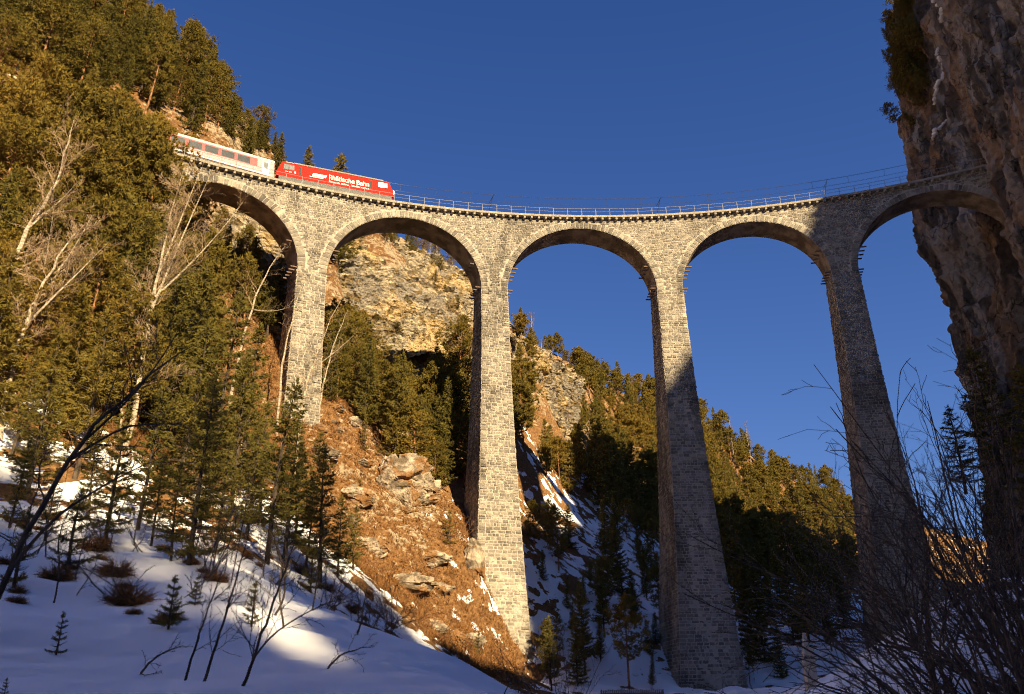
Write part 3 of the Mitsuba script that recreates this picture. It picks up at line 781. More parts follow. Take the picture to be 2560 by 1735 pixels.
# ------------------------------------------------------------------ lit rock faces and boulders
ROCKS = [
    ([(-28.6, 114.0, 46.5), (-21.5, 114.0, 45), (-15.3, 116.5, 46.5), (-11.0, 119.5, 48), (-7.1, 124.5, 51)], [(-31.3, 119.5, 70.8), (-25.0, 124.5, 74.6), (-20.4, 130.5, 75.7), (-16.5, 134.0, 74.9), (-12.3, 137.0, 74.2), (-8.3, 141.0, 71.2)], 1.9, "pale yellow rock face seen through the second arch"),
    ([(-36.5, 93.0, 42.0), (-32.5, 94.0, 40.5), (-27.5, 97.0, 41.0)], [(-39.5, 98.0, 61.7), (-35.8, 100.0, 63.6), (-30.5, 104.0, 59.4)], 1.2, "grey rock face under the leftmost arch"),
    ([(-1.3, 165.0, 61.0), (6.2, 186.0, 56.5), (13.8, 198.0, 55.0)], [(-1.2, 170.0, 73.6), (6.5, 192.0, 79.5), (18.1, 211.0, 77.5)], 2.0, "bare yellow rock outcrop on the far forest slope"),
    ([(-47.5, 100.0, 73.0), (-42.0, 103.5, 75.0)], [(-48.0, 103.0, 82.5), (-43.4, 107.0, 83.6)], 1.0, "small bare rock above the railway carriage"),
]
for i, (b, t, a, lab) in enumerate(ROCKS):
    P = rock_wall(b, t, 240, 190, (a, a * 0.35), ((.16, .16, .12), (.5, .5, .5)), 21 + i, bulge=0.8, out=(0, 0, 60), cells=((3.6, 3.2, 2.0), 0.34 * a), ledge=a * 0.7, ribs=a * 0.55)
    add("rock_face", sheet(P), "lit_cliff", smooth=False, label=lab, kind="structure")


def boulder(seed, c, r, squash=(1, 1, 0.8)):
    m = trimesh.creation.icosphere(subdivisions=5)
    v = np.asarray(m.vertices)
    w = v + 0.25 * np.stack([meshkit.noise(v * 1.3 + seed, j) - 0.5 for j in range(3)], -1)
    d = 0.9 + 0.24 * facets(w + seed * 3.1, (1.0, 1.0, 0.8), seed) + 0.07 * facets(w, (0.42, 0.42, 0.3), seed + 9) + 0.025 * facets(w, (0.2, 0.2, 0.12), seed + 19) + 0.3 * (meshkit.fbm(v * 1.2 + seed * 7.3, 3, seed) - 0.5)
    return v * d[:, None] * r * np.asarray(squash) + np.asarray(c), np.asarray(m.faces)


rg0 = np.random.default_rng(91)
BOULDERS = [(-11.5, 90.5, 3.0, (1.3, 1, 1.25), "large grey boulder knob on the brown slope left of the second pier"), (-4.4, 89.6, 1.5, (0.8, 0.8, 1.9), "upright rock hugging the foot of the second pier"),
            (-15.6, 84.0, 1.9, (1, 1, 0.7), "grey boulder in brown grass below the first pier"), (-13.2, 79.0, 1.5, (1.2, 1, 0.7), "flat grey boulder in the middle of the brown slope"),
            (-20.0, 84.0, 1.6, (1.4, 1, 0.7), "pale boulder just below the foot of the first pier"), (-9.8, 79.5, 1.7, (1.5, 1, 0.7), "brown overhanging boulder above the snow at mid slope"),
            (-8.0, 86.0, 1.3, (1.2, 1, 0.6), "small boulder between snow patches near the second pier")]
for i, (x, y, r, sq, lab) in enumerate(BOULDERS):
    add("boulder", boulder(i + 1, (x, y, float(ground_z(x, y)) - 0.15 * r), r, sq), "slope_rock", smooth=False, label=lab, category="boulder", kind=None)

for i in range(26):
    x, y = rg0.uniform(-24, -3), rg0.uniform(66, 95)
    r = rg0.uniform(0.35, 0.95)
    add("boulder", boulder(60 + i, (x, y, float(ground_z(x, y)) - 0.1 * r), r, (rg0.uniform(0.9, 1.6), 1, rg0.uniform(0.5, 0.9))), "slope_rock", smooth=20, label="small grey rock bedded in the brown grass slope under the viaduct", category="boulder", group="small rocks on the brown slope")
# snow lying on ledges of the dark cliff
rg = np.random.default_rng(77)
_pp = PP.reshape(-1, 3)
for i, (a, b, n) in enumerate((((61.0, 105.5, 83.0), (61.8, 99.5, 88.5), 22), ((61.8, 98, 90.5), (60.8, 90.5, 95.5), 20), ((60.6, 106, 77.0), (61.0, 103.5, 78.6), 9))):
    lumps = []
    for t in np.linspace(0, 1, n):
        q = np.array(a) + (np.array(b) - np.array(a)) * t + rg.normal(size=3) * [0.1, 0.1, 0.08]
        near = _pp[np.hypot(_pp[:, 1] - q[1], _pp[:, 2] - q[2]) < 0.5]
        if len(near):
            q[0] = near[:, 0].min() + 0.05
        m = trimesh.creation.icosphere(subdivisions=2)
        v = np.asarray(m.vertices)
        lumps.append((v * (0.8 + 0.5 * meshkit.noise(v * 1.7 + t * 20, i))[:, None] * [0.32, 0.42, 0.13 + 0.1 * rg.random()] * (0.5 + 0.6 * math.sin(math.pi * (0.08 + 0.84 * t))) + q, np.asarray(m.faces)))
    add("snow_ledge", join(lumps), "snow", smooth=True, kind="structure", label=("long strip of snow on a ledge of the dark cliff", "snow strip near the top of the dark cliff", "short snow streak low on the dark cliff edge")[i])

# ------------------------------------------------------------------ conifers
PLANTED = {'left_front': "-27.9,66.0,13.1,1;-38.7,65.8,9.4,1;-36.3,62.8,14.4,1;-34.5,50.5,11.2,0;-27.2,59.2,10.8,1;-30.8,45.2,9.0,0;-37.3,68.2,10.6,1;-29.2,50.8,11.5,0;-30.9,48.2,12.6,0;-30.8,65.2,12.7,1;-32.8,52.8,9.9,0;-32.4,69.0,12.0,1;-31.5,55.8,13.9,1;-28.0,62.5,10.2,1;-38.0,53.0,14.1,0;-28.8,46.8,10.3,0;-35.4,53.8,11.1,0;-37.7,60.8,9.5,0;-44.8,60.5,11.7,0;-34.1,60.0,14.9,1;-31.4,59.5,14.6,1;-48.0,63.2,10.2,0;-44.0,66.0,9.4,0;-34.8,74.8,11.5,1;-28.6,54.5,9.2,1;-34.3,64.8,12.9,1;-39.0,74.5,13.4,1;-41.5,71.2,9.4,1;-41.8,63.2,9.7,0;-35.5,71.0,9.8,1;-39.0,70.0,16.6,1;-27.3,49.2,12.3,1;-42.4,59.5,10.8,0;-27.4,44.2,10.1,0;-25.9,47.2,9.9,1;-27.6,41.8,10.8,0;-32.0,74.2,12.9,2;-25.3,52.2,10.5,1;-35.6,56.8,17.0,0;-32.7,62.8,9.7,1;-43.7,69.5,12.2,0;-41.5,68.2,16.4,0;-37.3,72.8,14.5,1;-30.9,71.8,9.6,1;-29.7,57.8,15.9,1;-29.4,74.0,13.7,2;-47.0,65.8,9.3,0;-24.7,61.2,15.2,2;-39.6,55.0,14.1,0;-28.6,70.2,13.1,2;-40.1,57.5,16.6,0;-26.2,56.0,9.6,1;-45.4,64.0,11.4,0;-34.8,67.8,11.2,1;-25.8,63.5,9.8,2;-33.4,48.0,11.3,0;-41.6,73.8,11.4,1;-24.7,58.5,15.0,1;-44.5,72.5,13.6,1;-26.9,68.5,16.9,2;-31.9,50.5,9.5,0;-30.4,61.8,14.0,1;-40.3,61.0,16.9,0",
'left_above': "-57.2,81.8,12.9,0;-48.0,85.0,9.6,1;-62.7,81.0,12.2,0;-56.2,76.8,13.7,1;-41.2,98.2,10.5,2;-48.3,96.0,10.3,2;-45.5,93.2,9.6,2;-61.4,88.8,12.4,0;-59.7,83.5,14.0,0;-49.7,87.5,12.0,1;-56.2,85.0,14.2,0;-57.5,92.5,9.5,0;-44.2,98.0,11.2,2;-50.7,91.5,11.5,1;-66.2,86.8,8.6,0;-66.5,82.8,8.4,0;-50.9,85.0,9.8,1;-37.8,106.2,6.6,2;-53.1,79.0,13.8,1;-60.1,75.8,14.6,0;-61.3,84.8,10.1,0;-54.3,94.2,11.7,1;-39.0,103.5,8.1,2;-49.3,82.8,11.4,1;-51.3,81.2,12.7,1;-46.6,88.0,14.3,1;-50.8,94.5,11.3,1;-42.6,101.2,7.8,2;-53.9,76.8,14.2,1;-52.6,89.2,12.2,1;-63.3,90.2,11.4,0;-56.2,73.5,9.8,1;-68.5,82.5,10.9,0;-40.2,100.0,7.9,2;-54.4,86.5,8.4,1;-53.9,92.2,11.7,1;-55.9,79.8,13.2,1;-48.3,99.5,10.0,2;-59.5,98.0,10.0,1;-59.5,78.0,10.1,0;-59.9,92.2,10.9,0;-43.6,94.8,12.5,2;-53.7,81.2,12.8,1;-65.7,80.2,11.9,0;-58.3,90.2,12.2,0;-59.0,87.5,9.7,0;-61.3,79.0,13.7,0;-37.8,108.5,6.2,2;-48.6,89.8,12.5,1;-55.1,97.5,9.7,1;-63.3,88.0,8.8,0;-67.7,89.8,10.5,0;-46.7,90.8,10.5,1;-62.4,94.8,11.5,0;-55.8,103.8,7.5,1;-45.8,99.5,10.9,2;-53.1,83.5,9.2,1;-63.6,83.0,8.3,0;-53.3,103.0,8.9,1;-52.1,86.8,13.2,1;-60.4,81.2,14.7,0;-54.7,89.8,13.9,0;-70.2,86.2,8.4,0;-58.3,99.8,10.8,1;-53.6,99.8,8.5,1;-70.3,84.2,12.4,0;-50.9,98.5,9.1,1;-57.8,96.0,9.2,1;-47.9,102.0,9.0,2;-62.4,77.2,14.7,0;-59.2,85.5,12.5,0;-48.6,91.8,12.0,1;-45.1,101.8,8.6,2;-56.7,88.5,9.3,0;-46.0,96.0,14.6,2;-54.4,105.2,8.5,1;-40.9,102.2,6.0,2;-49.9,104.5,9.5,2;-67.5,84.5,11.3,0;-52.7,97.5,8.9,1;-42.5,96.8,11.7,2;-47.6,93.8,11.2,1;-51.9,101.0,9.3,1;-57.5,78.5,8.0,1;-58.0,75.2,8.8,1;-40.9,104.5,3.6,2;-60.0,94.8,10.0,0;-63.2,85.5,13.1,0;-37.1,111.0,4.7,2;-65.8,88.8,13.6,0;-61.1,86.8,10.7,0;-56.4,94.5,10.6,1;-55.2,82.8,10.3,1;-43.0,104.2,6.8,2;-45.6,104.8,6.7,2;-52.7,108.2,9.1,2;-62.1,92.5,8.4,0;-63.7,79.0,8.9,0;-58.6,80.2,14.8,0;-47.0,97.8,11.1,2",
'arch_a': "-33.6,102.2,5.7,0;-36.5,99.0,6.2,0;-34.9,91.5,8.3,0;-34.0,95.5,10.4,0;-31.9,98.8,8.1,0;-29.3,92.8,10.7,0;-37.1,94.5,5.8,0;-31.1,89.5,9.7,0;-31.0,101.8,8.2,0;-29.4,96.5,12.0,0;-32.0,104.2,5.4,0;-31.9,92.5,10.4,0",
'between': "-21.4,102.5,13.1,0;-10.9,97.5,9.8,1;-8.0,124.0,7.8,2;-23.3,109.5,7.6,0;-7.9,128.0,5.5,2;-10.9,105.0,8.6,2;-7.5,116.5,8.1,2;-20.4,107.0,10.3,0;-13.2,108.5,7.3,1;-6.0,106.0,9.7,2;-14.0,104.0,10.2,1;-13.3,91.8,12.7,1;-14.1,98.5,8.5,1;-10.6,116.5,8.4,2;-23.8,105.8,10.2,0;-17.1,93.0,12.2,1;-8.4,119.8,12.6,2;-15.3,111.0,8.3,0;-8.9,98.8,11.3,2;-11.0,119.5,5.0,2;-10.6,101.0,9.5,2;-19.3,97.8,13.7,0;-10.7,92.0,11.0,1;-15.9,107.5,9.0,1;-8.3,113.8,10.6,2;-20.4,92.8,7.3,0;-7.3,111.5,8.3,2;-7.6,108.5,13.5,2;-13.0,111.2,6.4,1;-10.5,110.0,11.5,2;-20.5,109.8,8.7,0;-17.7,105.5,8.4,1;-6.1,103.8,10.1,2;-15.5,114.0,5.2,0;-7.9,102.2,12.9,2;-14.0,94.2,11.0,1;-23.7,101.5,10.7,0;-17.7,102.8,8.6,1;-12.0,114.8,5.8,2;-18.4,111.0,6.0,0;-16.2,97.5,6.4,1;-21.8,111.8,8.0,0;-9.2,94.8,7.3,2;-8.4,106.2,12.7,2;-15.2,101.5,6.9,1;-22.7,97.5,6.6,0;-11.0,107.2,11.3,2;-20.0,104.5,7.8,0;-10.4,122.0,4.5,2;-21.2,95.0,11.2,0;-16.7,99.8,9.0,1;-10.6,112.8,11.3,2;-9.2,126.0,3.7,2;-20.6,90.5,8.7,0;-25.0,108.0,6.3,0;-18.0,113.5,3.9,0;-18.5,108.2,7.8,0;-8.0,132.0,3.2,2;-18.3,95.8,10.6,1;-6.8,122.0,7.2,2;-6.2,114.5,8.7,2;-19.4,101.0,11.3,0",
'cliff_top': "-19.3,137.0,4.5,0;-25.2,123.0,4.2,0;-22.9,123.0,3.9,0;-11.6,140.0,5.8,0;-12.0,138.0,3.3,0;-14.1,141.0,4.8,0;-20.1,126.0,4.2,0;-27.5,127.0,5.8,0;-9.6,139.0,5.8,0;-9.0,142.0,3.9,0;-13.6,146.0,3.1,0;-21.1,124.0,4.2,0;-17.5,136.0,3.6,0;-18.1,134.0,5.8,0;-21.5,137.0,4.1,0;-15.7,137.0,5.1,0",
'far_c': "1.1,141.0,14.6,2;34.8,236.0,14.6,2;22.3,222.0,7.3,1;20.2,196.0,11.9,2;51.3,286.0,13.8,0;40.9,241.0,11.0,2;44.2,252.0,11.9,1;21.2,170.0,13.6,2;1.9,169.0,9.1,1;14.1,169.0,11.0,2;28.3,219.0,7.4,2;19.7,240.0,8.0,1;41.4,270.0,7.5,1;22.1,210.0,11.9,2;5.6,139.0,7.1,2;34.0,198.0,7.6,2;21.2,175.0,7.6,2;19.8,233.0,14.3,0;15.0,165.0,8.3,2;44.6,291.0,6.1,1;20.9,189.0,14.5,2;47.9,269.0,12.8,1;26.7,191.0,10.7,2;39.0,267.0,12.7,0;11.4,237.0,8.1,0;1.8,136.0,12.5,2;39.1,229.0,6.3,2;32.0,231.0,11.9,2;16.8,177.0,7.3,2;25.1,261.0,11.2,0;19.7,200.0,11.3,2;31.8,208.0,8.8,2;46.5,277.0,15.0,0;32.0,195.0,11.6,2;31.0,184.0,10.6,2;30.2,247.0,7.5,1;28.3,215.0,12.7,2;27.1,198.0,9.1,2;2.4,201.0,9.1,0;35.4,245.0,13.5,1;27.5,256.0,7.2,1;12.6,160.0,10.1,2;35.3,268.0,9.3,1;29.1,187.0,14.1,2;6.6,237.0,6.5,0;28.2,252.0,11.8,1;39.4,250.0,13.0,1;32.7,202.0,10.3,2;32.2,241.0,8.5,1;36.8,255.0,12.9,1;18.3,224.0,12.0,1;26.8,245.0,13.6,1;24.9,228.0,9.3,1;19.3,215.0,9.3,1;8.2,159.0,6.1,2;36.3,216.0,11.5,2;29.8,224.0,10.3,2;38.6,224.0,11.7,2;28.0,210.0,13.2,2;32.1,191.0,10.0,2;2.1,173.0,8.6,0;40.5,256.0,7.6,1;14.0,240.0,8.7,0;28.9,240.0,7.4,1;46.0,261.0,10.1,1;38.0,260.0,14.5,1;49.7,299.0,8.7,0;1.5,146.0,7.8,2;6.1,233.0,7.5,0;37.5,239.0,6.0,2;5.0,145.0,8.6,2;2.6,165.0,14.1,2;42.6,262.0,9.4,1;51.8,295.0,11.6,0;35.0,250.0,9.1,1;29.5,270.0,6.3,1;15.7,236.0,6.1,1;22.7,218.0,11.5,2;21.9,205.0,12.4,2;18.4,211.0,7.6,2;34.1,227.0,12.2,2;39.3,234.0,13.9,2;23.8,202.0,12.3,2;44.7,271.0,8.1,1;6.4,149.0,6.6,2;18.0,167.0,12.8,2;31.8,273.0,10.0,0;24.9,232.0,9.8,1;31.9,258.0,13.5,0;23.8,195.0,10.3,2;19.8,163.0,10.2,2;41.7,274.0,6.8,1;28.4,230.0,9.1,2;32.8,217.0,8.2,2;19.8,228.0,12.4,1;17.2,206.0,8.0,2;10.2,156.0,10.2,2;29.1,264.0,11.0,0;40.9,246.0,12.9,2;10.8,163.0,6.6,2;9.8,233.0,8.4,0;3.3,153.0,6.8,2;38.5,283.0,8.3,0;34.4,211.0,13.5,2;36.9,275.0,12.1,0;4.9,198.0,9.6,0;27.9,234.0,6.5,2;24.0,249.0,11.6,0;35.3,206.0,11.0,2;23.0,239.0,10.7,1;29.5,180.0,8.5,2;25.9,179.0,7.1,2;13.9,175.0,7.5,2;44.8,265.0,13.8,1;47.7,273.0,12.9,1;24.7,236.0,10.3,1;43.7,248.0,13.8,2;44.4,256.0,9.5,1;25.8,207.0,11.4,2;28.9,204.0,14.2,2;24.2,186.0,11.1,2;0.2,162.0,8.6,2;51.7,291.0,13.6,0;34.5,223.0,7.6,2;10.1,226.0,7.4,1;15.6,199.0,6.8,2;25.9,173.0,11.2,2;31.2,236.0,14.1,2;47.5,283.0,9.8,1;28.5,194.0,8.2,2;16.9,161.0,13.4,2;6.4,207.0,6.6,1;16.9,171.0,14.9,2;45.2,287.0,11.5,0;8.5,153.0,9.1,2;4.2,176.0,7.7,0;1.5,156.0,7.7,2;43.5,281.0,8.7,1;0.1,132.0,8.9,2;33.9,264.0,11.1,0;48.8,289.0,8.4,1;21.5,246.0,10.6,0;5.8,221.0,8.0,0;25.4,213.0,6.3,2;50.1,280.0,14.2,0;25.9,222.0,7.9,2;26.2,271.0,10.4,0;33.3,253.0,8.5,1;6.5,156.0,8.0,2;28.2,276.0,7.8,1;54.7,304.0,6.8,1",
'far_d': "140.4,357.0,7.3,0;71.3,216.0,10.4,2;127.8,346.0,7.7,1;70.9,253.0,14.9,2;69.7,233.0,17.3,2;131.1,333.0,7.6,1;70.1,270.0,9.5,2;55.7,199.0,16.4,2;44.5,178.0,13.6,2;67.7,256.0,16.9,2;117.6,307.0,9.5,1;82.6,312.0,15.8,0;99.6,318.0,16.2,1;80.1,277.0,12.9,2;66.9,286.0,17.6,1;140.3,351.0,5.4,0;124.5,313.0,8.2,1;95.1,246.0,15.6,2;130.9,339.0,9.3,1;124.6,322.0,8.6,1;103.5,266.0,13.0,2;62.6,259.0,13.9,2;91.8,288.0,8.2,1;120.0,317.0,11.0,1;80.1,307.0,7.9,1;70.3,264.0,8.3,2;98.9,306.0,7.7,1;95.5,296.0,11.2,1;84.3,263.0,12.0,2;116.7,339.0,14.4,0;98.8,349.0,11.5,0;83.5,284.0,10.1,2;105.8,310.0,17.9,1;92.6,281.0,7.1,2;103.6,285.0,7.3,2;60.0,251.0,11.6,2;48.7,198.0,10.2,2;109.4,334.0,8.1,1;85.8,251.0,10.2,2;88.3,312.0,7.1,1;100.3,281.0,10.0,2;78.8,244.0,8.1,2;72.9,314.0,14.1,0;76.1,255.0,9.6,2;69.7,297.0,15.2,1;52.9,225.0,11.5,2;72.0,275.0,11.2,1;76.0,324.0,14.4,0;76.4,221.0,12.4,2;80.6,324.0,15.0,0;97.5,286.0,8.0,2;72.5,302.0,7.4,1;82.1,292.0,11.3,1;124.5,340.0,9.1,1;81.4,253.0,16.4,2;75.0,308.0,15.9,1;110.4,307.0,17.4,1;86.5,300.0,14.9,1;88.1,296.0,15.4,1;127.3,336.0,14.3,1;113.8,332.0,10.2,1;88.1,319.0,12.7,1;85.2,278.0,8.0,2;95.5,271.0,10.7,2;124.5,329.0,9.5,1;110.2,289.0,9.2,1;68.1,277.0,17.6,2;65.4,268.0,14.3,2;52.3,220.0,9.0,2;78.2,249.0,16.7,2;58.3,217.0,10.7,2;71.7,222.0,16.6,2;96.9,341.0,13.2,0;50.8,214.0,8.4,2;103.6,298.0,15.8,1;72.5,289.0,8.7,1;56.4,213.0,11.2,2;100.5,337.0,11.8,1;49.3,205.0,10.7,2;133.5,357.0,13.2,0;77.7,312.0,10.6,1;59.3,202.0,15.9,2;108.4,280.0,14.3,1;119.4,359.0,9.3,0;60.9,208.0,16.2,2;95.1,324.0,11.9,1;76.5,263.0,7.4,2;97.4,311.0,15.7,1;65.1,219.0,12.1,2;99.4,323.0,8.8,1;80.2,317.0,17.3,0;103.5,332.0,10.9,1;66.3,228.0,8.8,2;45.8,191.0,15.6,2;60.1,230.0,15.6,2;136.3,348.0,7.1,0;121.5,350.0,11.2,0;77.9,272.0,11.5,2;104.9,325.0,17.9,0;90.4,250.0,16.2,2;94.3,304.0,9.6,1;69.0,247.0,11.3,2;112.8,300.0,14.2,1;136.6,343.0,7.6,0;91.7,309.0,15.0,1;134.2,336.0,8.0,0;82.7,332.0,10.0,1;128.3,354.0,10.1,0;101.4,273.0,17.9,2;75.5,226.0,8.2,2;84.0,320.0,9.5,1;88.1,269.0,9.2,2;84.8,306.0,15.8,1;89.6,326.0,11.4,1;142.5,363.0,5.9,0;92.3,261.0,8.9,2;83.4,268.0,15.8,2;143.3,369.0,6.8,0;77.8,230.0,15.1,2;90.0,276.0,8.8,2;92.0,299.0,12.6,1;95.2,265.0,10.9,2;86.8,342.0,10.3,0;111.3,340.0,9.3,1;106.0,319.0,14.3,1;100.9,289.0,14.0,2;114.4,304.0,9.5,1;71.8,283.0,12.3,1;129.3,324.0,13.9,0;50.9,191.0,8.8,2;102.5,342.0,10.7,1;105.2,292.0,14.8,2;81.5,239.0,15.2,2;128.3,360.0,11.9,0;93.1,333.0,14.4,0;76.0,282.0,9.2,1;62.1,222.0,14.5,2;91.1,293.0,12.4,1;55.4,234.0,12.4,2;95.2,316.0,13.7,1;136.7,364.0,13.4,0;78.9,299.0,9.2,1;65.3,243.0,14.7,2;126.6,318.0,14.6,0;113.6,319.0,7.9,1;85.9,290.0,11.9,2;91.6,342.0,11.1,0;52.3,209.0,15.1,2;74.6,244.0,7.4,2;119.4,302.0,11.7,1;102.8,303.0,10.7,1;112.9,311.0,10.1,1;110.0,328.0,7.5,1;120.5,343.0,7.6,1;112.8,324.0,13.9,1;106.1,337.0,9.6,1;78.0,287.0,10.1,1;64.1,213.0,12.5,2;57.1,239.0,7.7,2;46.1,186.0,8.3,2;84.2,233.0,8.7,2;111.6,354.0,11.1,0;112.1,285.0,8.3,1;59.6,245.0,14.1,2;94.9,256.0,15.7,2;120.1,322.0,15.8,1;75.1,267.0,9.4,2;124.5,357.0,10.0,0;97.4,301.0,13.4,1;130.0,369.0,8.7,0;97.7,261.0,10.3,2;72.6,239.0,9.2,2;57.7,226.0,13.4,2;144.0,376.0,7.2,0;89.1,243.0,9.8,2;85.8,239.0,14.3,2;108.4,344.0,11.1,0;118.2,327.0,17.3,1;112.3,293.0,17.9,1;130.8,328.0,13.1,0;68.2,239.0,14.7,2;106.9,302.0,8.1,1;95.8,251.0,16.6,2;77.0,235.0,7.9,2;61.9,237.0,14.8,2;71.9,260.0,10.7,2;122.9,364.0,7.9,0;87.8,257.0,13.0,2;116.2,296.0,8.9,1;42.7,173.0,14.2,2;121.0,337.0,17.1,0;64.4,253.0,12.1,2;131.2,349.0,7.6,1;103.8,314.0,14.7,1;100.8,354.0,7.9,1;94.3,276.0,13.0,2;135.9,353.0,10.7,0;137.1,376.0,10.3,0;63.7,272.0,11.2,1;76.4,293.0,12.0,1;100.0,257.0,14.9,2;114.8,349.0,9.6,0;108.0,297.0,7.4,1;83.0,259.0,11.9,2;132.6,345.0,9.4,0;53.2,195.0,11.9,2;116.6,345.0,11.6,0;100.8,294.0,17.7,1;109.8,315.0,11.6,1;77.0,303.0,16.4,1",
'shade_c': "10.9,103.8,8.3,1;16.4,104.5,3.8,1;14.3,106.2,6.9,1;4.4,94.2,5.2,2;15.1,101.5,4.0,2;3.3,101.2,3.8,0;6.1,97.2,3.7,1;13.9,93.5,3.8,2;20.9,159.0,8.0,0;23.4,162.0,3.5,0;15.1,126.0,3.7,0;5.4,106.2,8.4,0;9.0,95.8,5.0,2;8.1,104.0,3.5,1;10.0,100.2,8.8,1;11.2,90.2,9.4,2;14.4,137.0,8.8,0;10.5,107.0,3.4,1;7.1,92.8,9.8,2;22.4,143.0,6.1,0;13.6,132.0,5.2,0;4.6,110.5,7.1,0;21.9,152.0,4.8,0;14.3,114.8,9.9,1;21.4,146.0,3.8,0;6.1,90.2,7.3,2;3.4,91.0,6.5,2;14.6,129.0,8.6,0;24.1,167.0,6.8,0;2.5,105.5,6.4,0;18.1,151.0,9.0,0;3.2,82.2,6.6,2;8.2,128.0,6.8,0;25.9,159.0,9.1,0;23.0,138.0,6.1,1;9.7,111.0,3.0,0;18.2,111.8,7.2,1;5.9,100.2,4.0,1;20.8,141.0,6.3,0;23.7,149.0,3.2,0;14.9,110.2,3.5,1;18.6,124.0,7.2,1;30.5,190.0,8.9,0;20.8,135.0,3.7,1",
'shade_d': "47.1,186.0,9.8,0;44.4,147.0,12.0,1;29.3,105.8,11.6,2;74.2,205.0,11.2,1;36.3,117.0,10.6,2;62.6,169.0,5.8,1;38.8,110.2,6.7,2;35.1,107.2,8.2,2;46.6,142.0,10.3,1;56.2,164.0,9.6,1;47.9,179.0,10.7,0;54.8,148.0,9.3,1;71.2,209.0,8.6,0;40.3,154.0,10.3,1;33.3,130.0,8.7,1;40.0,122.0,10.6,2;29.4,110.5,11.5,2;43.0,131.0,7.9,1;36.8,147.0,11.8,1;29.7,101.2,6.5,2;38.2,157.0,11.9,0;80.6,216.0,10.7,0;41.9,173.0,6.9,0;48.9,170.0,8.6,0;41.3,143.0,7.6,1;58.0,200.0,6.1,0;46.5,173.0,9.8,0;69.2,187.0,11.7,1;65.0,211.0,7.1,0;47.2,134.0,11.4,1;89.8,234.0,5.3,0;25.8,100.5,5.6,2;76.0,200.0,7.3,1;47.0,167.0,11.7,0",
'slope': "-11.7,88.5,3.3,0;-22.4,89.0,2.2,0;-30.3,80.2,4.0,0;-23.0,66.0,3.6,0;-18.4,75.5,3.6,0;-28.7,85.0,2.3,0;-15.0,78.5,2.4,0;-20.0,63.2,2.7,0;-23.3,73.0,2.0,0;-26.0,77.2,4.2,0;-16.4,90.0,3.7,0;-15.4,83.2,2.5,0;-19.5,68.8,3.4,0;-19.2,81.5,4.2,0",
'tussock': "-14.4,25.2,0.5,0;-16.8,28.5,0.5,0;-13.4,23.5,0.5,0;-14.8,28.0,0.5,0;-15.1,29.2,0.5,0;-16.1,32.8,0.5,0;-15.2,31.5,0.5,0;-13.4,29.0,0.5,0;-12.6,28.0,0.5,0;-11.5,26.0,0.5,0;-10.5,24.2,0.5,0;-14.4,35.2,0.5,0;-13.7,35.2,0.5,0;-12.4,33.0,0.5,0;-11.6,32.2,0.5,0;-10.8,31.2,0.5,0;-13.6,41.0,0.5,0;-12.8,41.0,0.5,0;-12.2,41.0,0.5,0;-13.5,47.2,0.5,0;-13.4,50.2,0.5,0;-12.8,51.5,0.5,0;-12.3,53.0,0.5,0;-11.2,51.8,0.5,0;-10.3,50.8,0.5,0;-9.5,51.0,0.5,0;-8.8,51.2,0.5,0;-9.3,23.8,0.5,0;-9.2,23.0,0.5,0;-16.9,35.0,0.5,0;-20.0,44.5,0.5,0;-19.2,44.8,0.5,0;-20.6,43.5,0.5,0;-20.2,34.8,0.5,0;-19.4,34.5,0.5,0;-20.1,36.5,0.5,0;-20.4,50.5,0.5,0;-19.1,51.0,0.5,0;-18.0,51.5,0.5,0;-15.9,41.0,0.5,0;-10.3,61.2,0.5,0;-11.0,67.8,0.5,0",
'near': "-12.6,43.8,9.5,0;-15.9,50.5,7.2,0;-10.7,47.8,7.8,0;-12.8,52.8,5.8,0;-12.4,32.8,7.2,0;-13.1,32.8,3.7,0;-13.8,51.5,8.6,0;-11.9,58.2,5.3,0;-11.7,62.5,4.6,0;-16.1,33.5,5.7,0;-16.8,37.8,6.5,0;-13.9,39.8,5.3,0;-17.6,52.2,10.2,0;-21.7,58.8,13.4,0;-19.8,60.0,12.4,0;-22.9,39.2,8.1,0;-22.8,43.0,9.3,0;-20.4,50.5,10.7,0;-25.3,57.5,12.8,0;-27.1,54.2,12.0,0;-19.8,33.2,3.6,0;-18.1,32.8,2.9,0;-24.7,43.0,5.1,0;-19.1,37.8,4.5,0;-15.1,35.5,3.9,0;-25.8,42.0,5.8,0;-15.9,42.8,5.8,0;-17.1,56.8,7.7,0;-15.3,59.5,6.7,0",
'young': "-14.9,28.8,2.5,0;-9.5,18.5,0.8,0;-8.7,22.2,1.2,0;-7.1,23.8,1.1,0;-14.7,25.5,2.1,0;-9.5,26.0,0.8,0;-7.6,13.5,0.3,0;-6.7,88.0,3.4,0;-10.6,45.2,2.1,0;-3.3,79.0,1.8,0",
'cover': "-40.7,65.0,17.8,0;-40.4,69.2,17.6,0;-39.1,71.8,17.8,0;-37.4,73.8,18.2,0;-37.8,79.0,18.0,0;-37.8,83.5,17.3,0;-42.3,64.2,17.8,0;-43.2,63.0,18.1,0;-38.1,87.2,14.0,0;-42.3,69.0,14.7,0;-39.4,79.0,13.2,0"}
rg = np.random.default_rng(404)


def spots(k):
    return [tuple(float(q) for q in w.split(",")) for w in PLANTED[k].split(";")]


